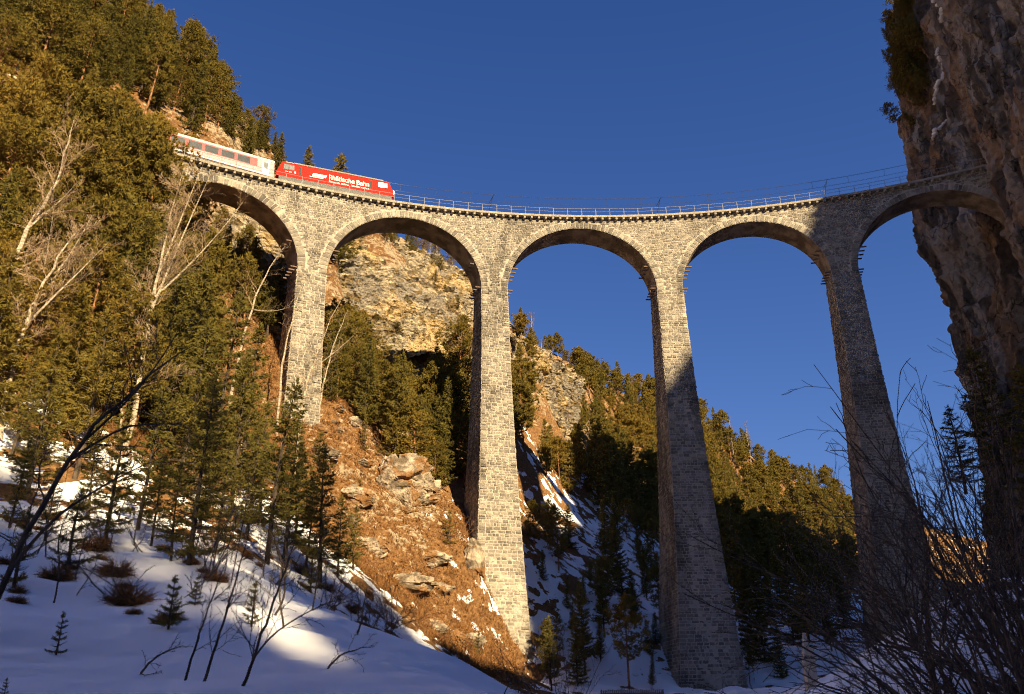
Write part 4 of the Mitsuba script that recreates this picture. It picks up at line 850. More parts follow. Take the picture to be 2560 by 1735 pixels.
FOREST = [
    ("left_front", "pine", "tall sunlit pine in the dense stand on the left slope below the railway", "pines on the left slope below the railway", 0.28),
    ("left_above", "pine", "pine on the steep hillside above the carriages at upper left", "pines on the hillside above the carriages", 0.55),
    ("arch_a", "pine", "dark pine standing behind the leftmost arch", "pines behind the leftmost arch", 0.4),
    ("between", "pine", "pine on the slope behind the gap between the first and second piers", "pines between the first and second piers", 0.4),
    ("far_c", "far", "golden lit conifer of the far forest between the second and third piers", "far conifers between the second and third piers", 0),
    ("far_d", "far", "golden lit conifer of the far forest right of the third pier", "far conifers right of the third pier", 0),
    ("shade_c", "pine", "dark conifer on the shaded snow slope between the second and third piers", "conifers on the shaded snow between second and third piers", 0.6),
    ("shade_d", "pine", "dark conifer on the shaded slope right of the third pier", "conifers on the shaded slope right of the third pier", 0.6),
    ("cliff_top", "pine", "small pine growing on the crest of the yellow rock face", "pines on the yellow rock crest", 0.2),
    ("cover", "pine", "tall pine standing right in front of the second carriage and hiding it", "pines hiding the second carriage", 0.0),
    ("slope", "young", "small bushy conifer on the sunny brown slope left of the second pier", "small conifers on the brown slope", 0),
]
ZONES = {"left_front": ("pine at the left frame edge in the stand below the railway", "sunlit pine around the tops of the pale bare trees on the left slope", "pine just under the carriages beside the leftmost arch"),
         "left_above": ("pine in the top left corner of the hillside", "pine high on the hillside above the hidden second carriage", "pine on the hillside skyline above the pale carriage"),
         "far_c": ("conifer standing out on the far skyline between the second and third piers", "golden conifer in the upper far forest between the second and third piers", "conifer in the lower far forest between the second and third piers"),
         "far_d": ("conifer standing out on the far skyline right of the third pier", "golden conifer in the upper far forest right of the third pier", "conifer in the lower far forest right of the third pier"),
         "between": ("pine at the foot of the yellow rock face seen through the second arch", "pine on the slope low between the first and second piers", "dark pine close to the left side of the second pier"),
         "shade_c": ("dark conifer high on the shaded snow between the second and third piers", "dark conifer on the middle of the shaded snow slope between the second and third piers", "dark conifer low on the shaded snow beside the third pier's left foot"),
         "shade_d": ("dark conifer at the upper edge of the shade right of the third pier", "dark conifer in the middle of the shade right of the third pier", "dark conifer low in the gorge right of the third pier")}
for k, kind, lab0, grp0, p_spruce in FOREST:
    for x, y, h, zone in spots(k):
        lab = ZONES[k][int(zone)] if k in ZONES else lab0
        grp = grp0 if k not in ZONES else grp0 + (", first part", ", second part", ", third part")[int(zone)]
        kd = kind
        if kind in ("pine", "spruce"):
            kd = "spruce" if rg.random() < p_spruce else "pine"
        nm = {"pine": "pine_tree", "spruce": "spruce_tree", "far": "conifer_tree", "young": "young_conifer"}[kd if kind not in ("far", "young") else kind]
        n, base = {"pine": (5, 15.0), "spruce": (5, 15.0), "far": (6, 12.0), "young": (3, 3.0)}[kd]
        plant(nm, f"{kd}_kind_{rg.integers(n)}", x, y, h, rg.uniform(0, 360), lab, "conifer", grp, base=base, lean=tuple(rg.normal(size=2) * 2), wide=rg.uniform(0.8, 1.15), sink=0.3)

NEAR_LABELS = ["tallest dark green spruce standing at the middle of the left snow slope", "slim spruce just left of the tallest mid-slope spruce", "spruce with drooping dark branches at the right end of the near spruce row",
               "lower spruce between the tallest spruce and the drooping one", "tall thin spruce rising in front of the pale birch trunk", "short spruce half hidden among twigs on the snow slope",
               "dense spruce right behind the tallest mid-slope spruce", "small spruce beside the fallen trunk on the snow crest", "last small spruce at the right where snow meets brown grass",
               "loose sunlit spruce left of the pale birch foot", "spruce right at the foot of the big pale birch", "ragged spruce behind the short one on the snow slope", "green spruce at the edge of the brown slope right of the birch",
               "big olive spruce behind the big pale birch", "wide spruce left of the thin slanting birch", "spruce at the left edge above the lit snow patch", "spruce beside the dark bare tree at left",
               "tall spruce directly right of the big birch stem", "dark tall spruce behind the birch fork", "dense tall spruce left of the birch stem", "low dark spruce at the left frame edge above the snow", "low brownish spruce next to the one at the left edge"]
for (x, y, h, _), lab in zip(spots("near"), NEAR_LABELS + ["spruce in the loose row above the shaded left snow"] * 20):
    plant("spruce_tree", f"near_kind_{rg.integers(4)}", x, y, h * 1.05, rg.uniform(0, 360), lab, "conifer", "spruces in the loose row above the left snow" if "loose row" in lab else None, base=11.0, lean=tuple(rg.normal(size=2) * 1.5), sink=0.1)
YOUNG_LABELS = ["thin small spruce on the snow below the dark bare tree", "tiny spruce alone on the blue shaded snow at lower left", "small spruce with snow hollow round it in the lower left snow", "tiny flat-branched spruce right of the two bare saplings",
                "dark small spruce at the left frame edge in shade", "little spruce next to the small one with the snow hollow", "spruce tip poking from snow in the bottom left corner", "small bright spruce against the second pier's left side",
                "small spruce under the leaning branches at the snow crest", "bushy little conifer at the foot of the second pier"]
for i, ((x, y, h, _), lab) in enumerate(zip(spots("young"), YOUNG_LABELS)):
    plant("young_spruce", f"young_kind_{i % 3}", x, y, h * 1.1, rg.uniform(0, 360), lab, "conifer", base=3.0, sink=0.05)

for i, (x, y, h, _) in enumerate(spots("tussock")):
    plant("grass_tussock", f"tussock_kind_{i % 3}", x, y, rg.uniform(0.25, 0.8) if i % 2 else 0.3, rg.uniform(0, 360), "brown overhanging grass tussock standing out of the left snow slope", "grass tussock", "brown grass tussocks in the left snow", z=float(ground_z(x, y)) - 0.05, wide=rg.uniform(0.9, 1.25))
P = rock_wall(*ROCKS[0][:2], 24, 20, (1.5, 0.5), ((.16, .16, .12), (.5, .5, .5)), 21, bulge=0.8, out=(0, 0, 60))
for i in range(16):
    q = P[rg.integers(2, 22), rg.integers(3, 18)]
    plant("young_conifer", f"young_kind_{i % 3}", q[0], q[1] - 0.3, rg.uniform(1.6, 3.4), rg.uniform(0, 360), "small green pine rooted in the yellow rock face behind the second arch", "conifer", "small pines on the yellow rock face", base=3.0, z=float(q[2]), wide=1.3)

# single trees on the skyline behind the train, and those hanging on the dark cliff
SKY = [(-41.1, 104, 78.5, 6.5, "pine", "short pine on the skyline rock above the middle of the pale carriage"), (-38.8, 108, 78.5, 8.0, "pine", "tall conifer on the skyline right above the carriage end"), (-35.8, 110, 73.5, 9.2, "spruce", "dark slim conifer rising behind the gap between carriage and engine"),
       (-31.8, 112, 69.0, 12.4, "spruce", "small pointed conifer behind the middle of the red engine"), (-27.2, 114, 62.0, 19.4, "spruce", "dark pointed conifer behind the right half of the red engine"), (-42.2, 100, 78.0, 9.5, "pine", "leaning pine on the rock above the pale carriage"),
       (-38.5, 103, 70.5, 9.5, "spruce", "conifer standing directly behind the carriage's right end"), (-44.5, 102, 79.0, 9.5, "pine", "tall dark conifer at the upper end of the skyline row above the carriage")]
for x, y, z, h, kd, lab in SKY:
    plant(kd + "_tree", f"{kd}_kind_{rg.integers(5)}", x, y, h, rg.uniform(0, 360), lab, "conifer", base=15.0, z=z, wide=1.0)
for i in range(60):
    t = rg.random()
    z = 79 + 28 * rg.random() ** 0.7
    x = np.interp(z, [70, 80, 92, 108], [62.0, 62.6, 64.2, 67.2]) + rg.uniform(0.0, 1.8)
    y = 112 - 9 * rg.random()
    plant("pine_tree", f"pine_kind_{i % 5}" if i % 3 else "spruce_kind_1", x, y, rg.uniform(3.5, 7.5), rg.uniform(0, 360), "dark pine clinging to the upper left edge of the dark cliff", "conifer", "pines on the dark cliff edge", base=15.0, z=z, lean=(0, -22), wide=1.0)
for i, (px_, py_, z, h) in enumerate(((56.5, 96, 22, 17), (57.5, 90, 17, 17), (55.0, 84, 15, 13), (58.5, 82, 18, 15), (54.5, 101, 22, 11), (59.5, 76, 16, 14), (61, 70, 17, 13), (52.0, 92, 14, 8))):
    plant("spruce_tree", f"near_kind_{i % 4}", px_, py_, h, rg.uniform(0, 360), ("black-green spruce at the foot of the dark cliff at right"), "conifer", "spruces at the foot of the dark cliff", base=11.0, z=z, wide=1.25)
# trees on the mountain flank behind the camera break up its shadow
for i in range(150):
    u = -70 + 92 * (i + rg.random()) / 150
    if abs(u - 6.8) < 1.6 or (abs(u - 6) < 7 and rg.random() < 0.3):
        continue
    k = int(np.searchsorted(uu, u))
    c = crest[k] + away * rg.uniform(-9, 9)
    plant("flank_conifer", f"{('pine', 'spruce')[i % 2]}_kind_{rg.integers(5)}", c[0], c[1], rg.uniform(11, 21), rg.uniform(0, 360), "conifer on the mountain flank behind the camera", "conifer", "conifers on the mountain flank", base=15.0, z=float(crest[k][2]) - 3.0)

for u, h in ((2.0, 9), (9.8, 12)):
    c = crest[int(np.searchsorted(uu, u))]
    plant("flank_conifer", "spruce_kind_1", c[0], c[1], h, 90 * u, "conifer on the mountain flank behind the camera", "conifer", "conifers on the mountain flank", base=15.0, z=float(c[2]) - 2.0, wide=0.7)

# ------------------------------------------------------------------ bare trees
def shrub(seed, root, n, L, r, lean, fan, levels=2, count=7, rmin=0.010):
    rg = np.random.default_rng(seed)
    st, tw = [], []
    for _ in range(n):
        d = unit(np.array(lean, float) + rg.normal(size=3) * fan)
        p = np.array(root, float) + rg.normal(size=3) * [0.5, 0.5, 0.0]
        l = L * rg.uniform(0.55, 1.1)
        q = limb(rg, p, d, l, r, 10, 0.10, -0.015)
        rr = np.linspace(r * rg.uniform(0.6, 1.1), rmin, 11)
        st.append(tube(q, rr, 5))
        branches(rg, q, rr, count, l * 0.42, 0.18, 0.62, 0.02, levels - 1, 0.16, tw, rmin)
    return join(st), join(tw)


for i in range(3):
    m, w = shrub(890 + i, (0, 0, -0.1), 9, 3.0, 0.022, (0.1, 0, 1), 0.42, 2, 6, 0.009)
    grow_group(f"rusty_kind_{i}", {"stems": (m, "rusty_twig"), "twigs": (w, "rusty_twig")})
BARE = [
    ("birch_tree", [(-24.8, 52.0, 14.0), (-24.5, 52.0, 19.3), (-24.5, 52.0, 24.8), (-24.4, 52.0, 29.5), (-23.9, 52.0, 36.0)], 0.20, 34, 4.6, 0.22, 0.008, [(0.55, (-19.2, 52.0, 33.2)), (0.5, (-21.6, 51.6, 35.6)), (0.62, (-22.7, 52.3, 36.4))], "pale_bark", "birch_twig", "biggest pale birch leaning slightly right in front of the left forest", 2, (0.25, 0, 0.1)),
    ("birch_tree", [(-26.9, 42.8, 11.5), (-27.3, 42.8, 16.5), (-27.0, 42.8, 19.9), (-26.2, 42.8, 23.2), (-25.0, 42.8, 25.8)], 0.17, 26, 3.6, 0.25, 0.008, [(0.5, (-23.2, 42.6, 24.6))], "pale_bark", "birch_twig", "pale bare tree with reddish twigs left of the biggest birch", 2, (0.2, 0, 0.1)),
    ("birch_tree", [(-29.5, 45.5, 15.5), (-29.0, 45.5, 19.8), (-27.7, 45.5, 23.5), (-26.2, 45.5, 28.0)], 0.15, 24, 3.6, 0.2, 0.008, [(0.5, (-28.4, 45.0, 29.0))], "pale_bark", "birch_twig", "bare pale tree nearest the left frame edge", 2, (0.15, 0, 0.2)),
    ("birch_tree", [(-29.2, 43.5, 20.0), (-28.9, 43.5, 25.0), (-27.6, 43.5, 29.5), (-27.4, 43.5, 34.0)], 0.17, 22, 4.2, 0.15, 0.008, [(0.4, (-26.0, 43.0, 29.0))], "pale_bark", "birch_twig", "bare reddish tree crown at the left edge high in the forest", 2, None),
    ("birch_tree", [(-24.1, 67.0, 19.5), (-23.3, 67.0, 27.6), (-22.3, 67.0, 33.9), (-20.4, 67.0, 38.0)], 0.14, 16, 3.4, 0.35, 0.008, [(0.55, (-19.4, 66.8, 31.8))], "pale_bark", "birch_twig", "slender pale birch on the brown slope left of the first pier", 1, None),
    ("birch_tree", [(-20.2, 76.2, 18.2), (-19.9, 76.2, 26.8), (-19.0, 76.2, 31.3), (-16.8, 76.2, 37.5)], 0.15, 20, 3.6, 0.3, 0.008, [(0.55, (-15.2, 76, 33.4))], "pale_bark", "birch_twig", "slender pale birch in front of the foot of the first pier", 1, None),
    ("birch_tree", [(-23.3, 80.0, 23.2), (-23.4, 80.0, 31.5), (-22.8, 80.0, 36.9), (-21.8, 80.0, 42.5)], 0.13, 16, 3.2, 0.3, 0.008, [], "pale_bark", "birch_twig", "slim birch overlapping the left side of the first pier", 1, None),
    ("birch_tree", [(-25.0, 51.8, 14.3), (-25.4, 51.8, 18.3), (-26.3, 51.8, 22.6)], 0.07, 10, 1.8, 0.3, 0.01, [], "pale_bark", "birch_twig", "very thin birch stem just left of the biggest birch", 1, None),
    ("birch_tree", [(-21.1, 87.0, 27.0), (-20.4, 87.0, 34.2), (-18.6, 87.0, 41.0)], 0.11, 16, 3.4, 0.2, 0.008, [], "pale_bark", "birch_twig", "slim bare tree right of the first pier", 1, None),
    ("bare_tree", [(-10.3, 17.0, 1.2), (-9.6, 17.0, 3.6), (-8.9, 17.0, 5.2), (-8.0, 17.0, 6.3), (-7.0, 17.2, 7.3)], 0.06, 16, 2.4, 0.2, 0.006, [(0.15, (-7.0, 16.6, 4.6)), (0.45, (-6.8, 17.0, 5.4)), (0.5, (-7.4, 17.3, 8.0))], "dark_bark", "dark_bark", "dark leaning bare tree at the left frame edge in front", 1, (0.2, 0, 0)),
    ("bare_tree", [(-6.3, 17.2, 0.2), (-6.1, 17.2, 1.3), (-5.75, 17.2, 2.6)], 0.022, 9, 1.0, 0.25, 0.006, [], "dark_bark", "dark_bark", "left one of the dark bare saplings on the near snow", 1, None),
    ("bare_tree", [(-5.9, 17.0, 0.1), (-5.6, 17.0, 1.5), (-5.3, 17.0, 3.2)], 0.026, 12, 1.1, 0.2, 0.006, [], "dark_bark", "dark_bark", "tallest of the dark bare saplings on the near snow", 1, None),
    ("bare_tree", [(-5.0, 16.4, 0.0), (-4.6, 16.4, 1.4), (-4.2, 16.4, 2.9)], 0.028, 12, 1.2, 0.15, 0.006, [(0.3, (-3.3, 16.2, 1.7))], "dark_bark", "dark_bark", "right one of the dark bare saplings on the near snow", 1, None),
    ("bare_tree", [(-7.4, 26.5, 2.0), (-7.0, 26.5, 3.2), (-7.2, 26.5, 4.9)], 0.035, 8, 1.0, 0.3, 0.007, [], "dark_bark", "dark_bark", "thin bare sapling above the saplings on the snow slope", 1, None),
    ("bare_tree", [(-4.9, 27.0, 1.4), (-4.7, 27.0, 2.3), (-4.6, 27.0, 3.2)], 0.03, 6, 0.9, 0.4, 0.007, [], "dark_bark", "dark_bark", "small forked bare twig on the snow crest", 1, None),
    ("bare_tree", [(-7.3, 17.5, 0.4), (-7.0, 17.3, 0.75), (-6.4, 17.2, 1.0)], 0.02, 8, 0.7, 0.1, 0.006, [], "dark_bark", "dark_bark", "low bent twig on the snow left of the saplings", 1, None),
    ("bare_tree", [(-4.3, 20.3, 0.5), (-3.9, 20.3, 0.95), (-3.2, 20.3, 1.1)], 0.02, 8, 0.8, 0.1, 0.006, [], "dark_bark", "dark_bark", "low bent twig on the snow right of the saplings", 1, None),
    ("bare_tree", [(-37.2, 110, 70.5), (-36.6, 110, 75.0), (-36.2, 110, 79.0)], 0.09, 12, 2.2, 0.3, 0.014, [], "pale_bark", "birch_twig", "pale bare tree on the skyline behind the engine's rear", 1, None),
    ("bare_tree", [(-31.4, 113, 68.5), (-31.2, 113, 71.5), (-31.0, 113, 75.0)], 0.08, 12, 2.0, 0.3, 0.014, [], "pale_bark", "twig_bark", "pale bare tree on the skyline behind the engine's middle", 1, None),
    ("fallen_trunk", [(-9.5, 44, 4.3), (-7.6, 43.0, 3.4), (-5.6, 42.0, 2.4), (-3.6, 41.0, 1.5)], 0.14, 14, 1.0, 0.2, 0.01, [], "pine_bark", "dark_bark", "brown fallen trunk lying down the snow crest", 0, None),
    ("fallen_trunk", [(-16.5, 36, 6.2), (-14.2, 35.0, 5.0), (-12.0, 34.4, 4.2)], 0.11, 14, 1.0, 0.2, 0.01, [], "pine_bark", "dark_bark", "dark fallen branch tangle across the left snow slope", 1, None),
]
for i, (nm, path, r0, cnt, L, start, rmin, forks, b1, b2, lab, lev, gather) in enumerate(BARE):
    key = thing(nm, lab, {"birch_tree": "tree", "bare_tree": "bare tree", "fallen_trunk": "fallen trunk"}[nm])
    path = np.array(path, float)
    if path[0][2] > -90 and nm != "fallen_trunk":
        g0 = float(ground_z(path[0][0], path[0][1])) - 0.15
        path[0][2] = min(path[0][2], g0) if abs(path[0][2] - g0) < 4 else path[0][2]
    st, tw = bare_tree(700 + i, path, r0, cnt, L, start, 0.8, 0.03, lev, 0.16, rmin, forks)
    add("trunk", st, b1, key)
    add("twigs", tw, b2, key, kind="stuff")
for i in range(40):
    x, y = rg.uniform(-25, -3), rg.uniform(58, 92)
    plant("rusty_shrub", f"rusty_kind_{i % 3}", x, y, rg.uniform(1.2, 3.2), rg.uniform(0, 360), "small rust-brown bare shrub on the sunlit brown slope", "shrub", "rust-brown shrubs on the brown slope", base=3.0)
for i in range(26):
    x, y = rg.uniform(-19, -3.5), rg.uniform(24, 44)
    while not (-0.62 * y + 2 < x < -0.16 * y - 0.5):
        x, y = rg.uniform(-24, -3.5), rg.uniform(23, 46)
    plant("bare_sapling", f"sapling_kind_{i % 3}", x, y, rg.uniform(1.2, 3.6), rg.uniform(0, 360), "thin bare sapling sticking out of the left snow slope", "bare tree", "thin bare saplings on the left snow", base=3.0, lean=(rg.normal() * 8, rg.normal() * 8))
for i in range(22):
    x, y = [(-17.5 + 10 * rg.random(), 138 + 3 * rg.random()), (4 + 14 * rg.random(), 190 + 25 * rg.random()), (60 + 60 * rg.random(), 300 + 60 * rg.random())][i % 3]
    lab, grp = [("thin bare tree on the crest of the yellow rock face", "bare trees on the yellow rock crest"), ("white-stemmed bare tree on the far skyline right of the second pier", "bare trees on the far skyline"), ("pale bare tree among the far forest right of the third pier", "bare trees right of the third pier")][i % 3]
    plant("bare_tree", f"bare_kind_{i % 3}", x, y, (5, 11, 15)[i % 3] * rg.uniform(0.8, 1.2), rg.uniform(0, 360), lab, "bare tree", grp, base=12.0)

# ------------------------------------------------------------------ the thicket at the right and the shrubs by the second pier
THICKET = [((9.8, 17.5), 14, 8.0, 0.05, (-0.55, 0, 0.9), 0.28, "tall dark bare shrub arching left over the snow at lower right"), ((11.0, 18.0), 15, 8.0, 0.05, (-0.2, 0, 1), 0.32, "dense dark bare shrub in the bottom right corner"),
           ((12.0, 21.0), 15, 9.0, 0.055, (-0.3, 0, 1), 0.34, "grey-brown bare shrub near the right frame edge"), ((10.6, 22.5), 12, 6.0, 0.04, (-0.4, 0, 0.9), 0.34, "bare shrub behind the pointed post at right"),
           ((15.0, 27.0), 15, 11.0, 0.065, (-0.35, 0, 1), 0.32, "tall bare shrub before the last pier's foot"), ((18.0, 30.0), 14, 12.0, 0.07, (-0.2, 0, 1), 0.32, "tallest bare shrub against the dark cliff"),
           ((15.5, 33.0), 13, 10.0, 0.06, (-0.35, 0, 1), 0.30, "bare shrub left of the last pier with long arching twigs"), ((21.0, 36.0), 14, 11.0, 0.07, (-0.2, 0, 1), 0.34, "bare shrub on the snow bank under the cliff"),
           ((13.6, 22.0), 14, 7.0, 0.05, (-0.25, 0, 0.8), 0.45, "low spreading bare shrub at the right frame edge"),
           ((19.0, 42.0), 14, 9.0, 0.06, (-0.3, 0, 1), 0.36, "bare shrub in front of the foot of the last pier"), ((25.0, 46.0), 14, 11.0, 0.07, (-0.15, 0, 1), 0.36, "bare shrub farthest right under the dark spruces")]
for i, ((x, y), n, L, r, lean, fan, lab) in enumerate(THICKET):
    key = thing("bare_shrub", lab, "shrub")
    st, tw = shrub(800 + i, (x, y, float(ground_z(x, y)) - 0.2), n, L, r, lean, fan)
    add("stems", st, "dark_bark", key)
    add("twigs", tw, "dark_bark", key, kind="stuff")
SHRUBS = [((-22.8, 83.0), 10, 4.0, 0.03, (0.1, 0, 1), 0.45, "rusty_twig", "brown shrub hiding the left foot of the first pier"), ((-19.6, 82.6), 10, 3.6, 0.03, (0.1, 0, 1), 0.45, "rusty_twig", "brown shrub in front of the foot of the first pier"),
          ((-15.5, 33.5), 9, 2.6, 0.025, (-0.1, 0, 1), 0.5, "dark_bark", "dark shrub among tussocks on the upper left snow slope"), ((-13.4, 37.5), 9, 3.0, 0.025, (0.2, 0, 1), 0.45, "rusty_twig", "rusty shrub under the short spruce of the left snow slope"),
          ((-10.4, 37.0), 9, 3.0, 0.025, (0.35, 0, 0.9), 0.4, "dark_bark", "dark shrub beneath the tallest mid-slope spruce"), ((-8.6, 40.0), 9, 2.6, 0.025, (0.4, 0, 0.9), 0.4, "rusty_twig", "brown shrub at the snow crest beneath the spruce row"),
          ((-17.0, 30.0), 9, 3.0, 0.03, (0.1, 0, 0.9), 0.5, "dark_bark", "black tangled shrub at the left frame edge in the shade"), ((-5.4, 33.0), 7, 1.8, 0.02, (0.3, 0, 0.9), 0.45, "dark_bark", "small dark shrub on the bare snow crest"),
          ((-21.5, 44.0), 9, 4.0, 0.03, (0.1, 0, 1), 0.4, "rusty_twig", "reddish bare shrub left of the big birch foot"), ((-16.5, 47.0), 9, 3.6, 0.03, (0.1, 0, 1), 0.4, "rusty_twig", "reddish bare shrub right of the big birch foot"),
          ((-7.0, 46.0), 10, 4.2, 0.03, (0.25, 0, 1), 0.30, "rusty_twig", "rust-brown bare shrub fanning up from the snow crest left of the second pier"), ((0.6, 38.0), 9, 4.2, 0.03, (0.1, 0, 1), 0.32, "rusty_twig", "bare brown shrub at the right end of the snow crest"),
          ((2.2, 44.0), 9, 5.0, 0.03, (0.2, 0, 1), 0.36, "twig_bark", "grey bare shrub below the foot of the second pier"), ((-3.6, 60.0), 8, 3.6, 0.03, (0.1, 0, 1), 0.4, "rusty_twig", "small rusty shrub just below the second pier"),
          ((-11.0, 31.0), 9, 3.6, 0.03, (0.3, 0, 1), 0.45, "dark_bark", "dark tangled shrub bent over the left snow slope"), ((-12.5, 26.0), 8, 2.4, 0.025, (-0.2, 0, 0.7), 0.5, "dark_bark", "dark drooping shrub near the left frame edge"),
          ((-9.8, 27.5), 8, 2.0, 0.025, (0.4, 0, 0.7), 0.5, "dark_bark", "dark low shrub beside the small spruces on the left snow")]
for i, ((x, y), n, L, r, lean, fan, b, lab) in enumerate(SHRUBS):
    key = thing("bare_shrub", lab, "shrub")
    st, tw = shrub(850 + i, (x, y, float(ground_z(x, y)) - 0.15), n, L, r, lean, fan, 2, 7, 0.007)
    add("stems", st, b, key)
    add("twigs", tw, b, key, kind="stuff")

# brown grass and low scrub on the slopes: tufts nobody could count
def tufts(n, region, seed, h, per=7, snow_below=0.45):
    rg = np.random.default_rng(seed)
    x = rg.uniform(region[0], region[1], n * 3)
    y = rg.uniform(region[2], region[3], n * 3)
    m = _masks(np.stack([x, y], -1))
    keep = (m[:, 0] < snow_below) & (rg.random(len(x)) > m[:, 1] * 0.7)
    x, y = x[keep][:n], y[keep][:n]
    c = np.stack([x, y, ground_z(x, y) - 0.05], -1)
    d = unit(np.array([0.15, -0.35, 0.8]) + rg.normal(size=c.shape) * 0.3)
    return sprays(c, d, per, h * rg.uniform(0.4, 1.3, len(c)), 0.07, 0.5, rg)


add("dry_grass", tufts(24000, (-36, 3, 50, 97), 61, 0.5, 6), "dry_grass_straw", label="rust brown dry grass and low scrub on the slopes under the viaduct", category="grass", kind="stuff")
# ------------------------------------------------------------------ railing, beams in the arches, overhead line
mat("railing_paint", (0.22, 0.22, 0.225), 0.6, 0.3)
mat("dark_metal", (0.05, 0.055, 0.07), 0.5, 0.4)
mat("weathered_timber", lambda p, n, uv: mix((0.085, 0.055, 0.042), (0.22, 0.15, 0.115), fbm(p.x * 4, p.y * 4, p.z * 4, 3)), 0.85, 0.2)
RAD = RF - OV + 0.10
step = 1.97
n_post = int((S1 - 0.4 - PIER_S[0]) / step)
for i in range(n_post + 1):
    s = PIER_S[0] + 0.6 + i * step
    z = float(deck_z(s))
    add("railing_post", join([bar(on(s, RAD, z - 0.05), on(s, RAD, z + 1.02), 0.055, 0.055, up=on(s, 1, 0) - on(s, 0, 0)), bar(on(s - 0.09, RAD, z + 0.015), on(s + 0.09, RAD, z + 0.015), 0.18, 0.03)]), "railing_paint", viaduct)
sr = np.linspace(PIER_S[0] + 0.3, S1, 90)
for hh, r_, nm in ((1.03, 0.028, "top_rail"), (0.55, 0.020, "middle_rail")):
    add(nm, tube(on(sr, RAD - 0.002, deck_z(sr) + hh), r_, 6), "railing_paint", viaduct)
for rad in (BR - 0.53, BR + 0.53):
    add("track_rail", tube(on(ss, rad, deck_z(ss) + 0.08), 0.06, 4), "dark_metal", viaduct)
for i in range(int((S1 - S0) / 0.9)):
    pass
# timber beams left in the arches near the springings
for k in range(1, 5):
    s0 = PIER_S[k]
    for side in (-1, 1):
        arch = k - 1 if side < 0 else k
        c, r = arch_geo(arch)
        for level, n, gap in ((3.55, 4, 1.05), (0.35, 5, 0.85)):
            for j in range(n):
                rad = RF + 0.35 + j * (PW - 0.8) / (n - 1)
                zrel = level
                ss0 = c + side * -1 * (r * math.sqrt(max(0, 1 - (zrel / (r * HC)) ** 2)) + 0.25) if True else 0
                ln = 0.95 + 0.1 * rng.random()
                z = float(spring(s0)) + zrel
                add("timber_beam", bar(on(ss0, rad, z), on(ss0 + side * ln, rad, z), 0.14, 0.15), "weathered_timber", viaduct)

# overhead line: masts on the far side over the piers, arms, wires with droppers
for k, s in enumerate((-50.0, -26.9, -3.4, 19.5)):
    key = thing("catenary_mast", ("overhead line mast above the first pier behind the red engine", "overhead line mast standing above the second pier", "overhead line mast standing above the third pier", "dark overhead line mast in shade above the fourth pier")[k], "mast")
    z = float(deck_z(s))
    m = "railing_paint" if k < 3 else "dark_metal"
    add("pole", bar(on(s, RB + 0.3, z - 0.2), on(s, RB + 0.3, z + 4.75), 0.22, 0.22), "railing_paint", key)
    add("arm", join([tube(np.array([on(s, RB + 0.3, z + 4.35), on(s + 0.15, BR - 0.05, z + 4.27)]), 0.035, 5), tube(np.array([on(s, RB + 0.3, z + 3.2), on(s + 0.1, BR + 0.5, z + 4.2)]), 0.028, 5)]), "dark_metal", key)
sw = np.linspace(-72, 40.5, 140)
key = thing("overhead_line", "thin dark overhead contact line above the whole viaduct", "overhead line")
add("messenger_wire", tube(on(sw, BR, deck_z(sw) + 4.22), 0.030, 4), "dark_metal", key)
add("contact_wire", tube(on(sw, BR + 0.05, deck_z(sw) + 3.22), 0.024, 4), "dark_metal", key)
for s in np.arange(-68, 40, 4.75):
    z = float(deck_z(s))
    add("dropper", tube(np.array([on(s, BR, z + 4.22), on(s + 0.1, BR + 0.02, z + 3.75), on(s, BR + 0.05, z + 3.24)]), 0.018, 4), "dark_metal", key)

# ------------------------------------------------------------------ the train
mat("red_paint", (0.55, 0.018, 0.010), 0.75, 0.15)
mat("white_paint", (0.80, 0.79, 0.77), 0.8, 0.15)
mat("pale_pink_paint", (0.56, 0.36, 0.36), 0.8, 0.15)
mat("rose_paint", (0.46, 0.13, 0.13), 0.8, 0.15)
mat("cream_roof", (0.56, 0.52, 0.44), 0.85, 0.15)
mat("roof_grey", (0.20, 0.18, 0.15), 0.6, 0.4)
mat("underframe_grey", (0.16, 0.155, 0.15), 0.9, 0.1)
mat("black_rubber", (0.02, 0.02, 0.022), 0.6, 0.3)
mat("train_glass", (0.055, 0.06, 0.065), 0.25, 0.4)
mat("bright_glass", (0.10, 0.10, 0.11), 0.22, 1.0)
mat("silver_glass", (0.20, 0.21, 0.22), 0.75, 0.1)


class Vehicle:
    """A rail vehicle in its own frame: x forwards along the track, y to the inner side of the curve, z up from the rail."""

    def __init__(self, key, s0, s1):
        z0, z1 = float(deck_z(s0)) + 0.12, float(deck_z(s1)) + 0.12
        a, b = on(s0, BR - 0.03, z0), on(s1, BR - 0.03, z1)
        self.key, self.L = key, float(np.linalg.norm(b - a))
        x = unit(b - a)
        y = unit(np.cross([0, 0, 1.0], x)) * -1
        z = np.cross(y, x)
        if z[2] < 0:
            z = -z
        self.M, self.o = np.stack([x, y, z], 1), a

    def put(self, name, mesh, bsdf, parent=None, label=None, smooth=False, **more):
        v, f = mesh
        v = np.asarray(v, float) @ self.M.T + self.o
        m = trimesh.Trimesh(v, tri(f), process=False)
        if np.linalg.det(self.M) < 0:
            m.faces = m.faces[:, ::-1]
        return add(name, m, bsdf, parent or self.key, smooth=smooth, label=label, **more)


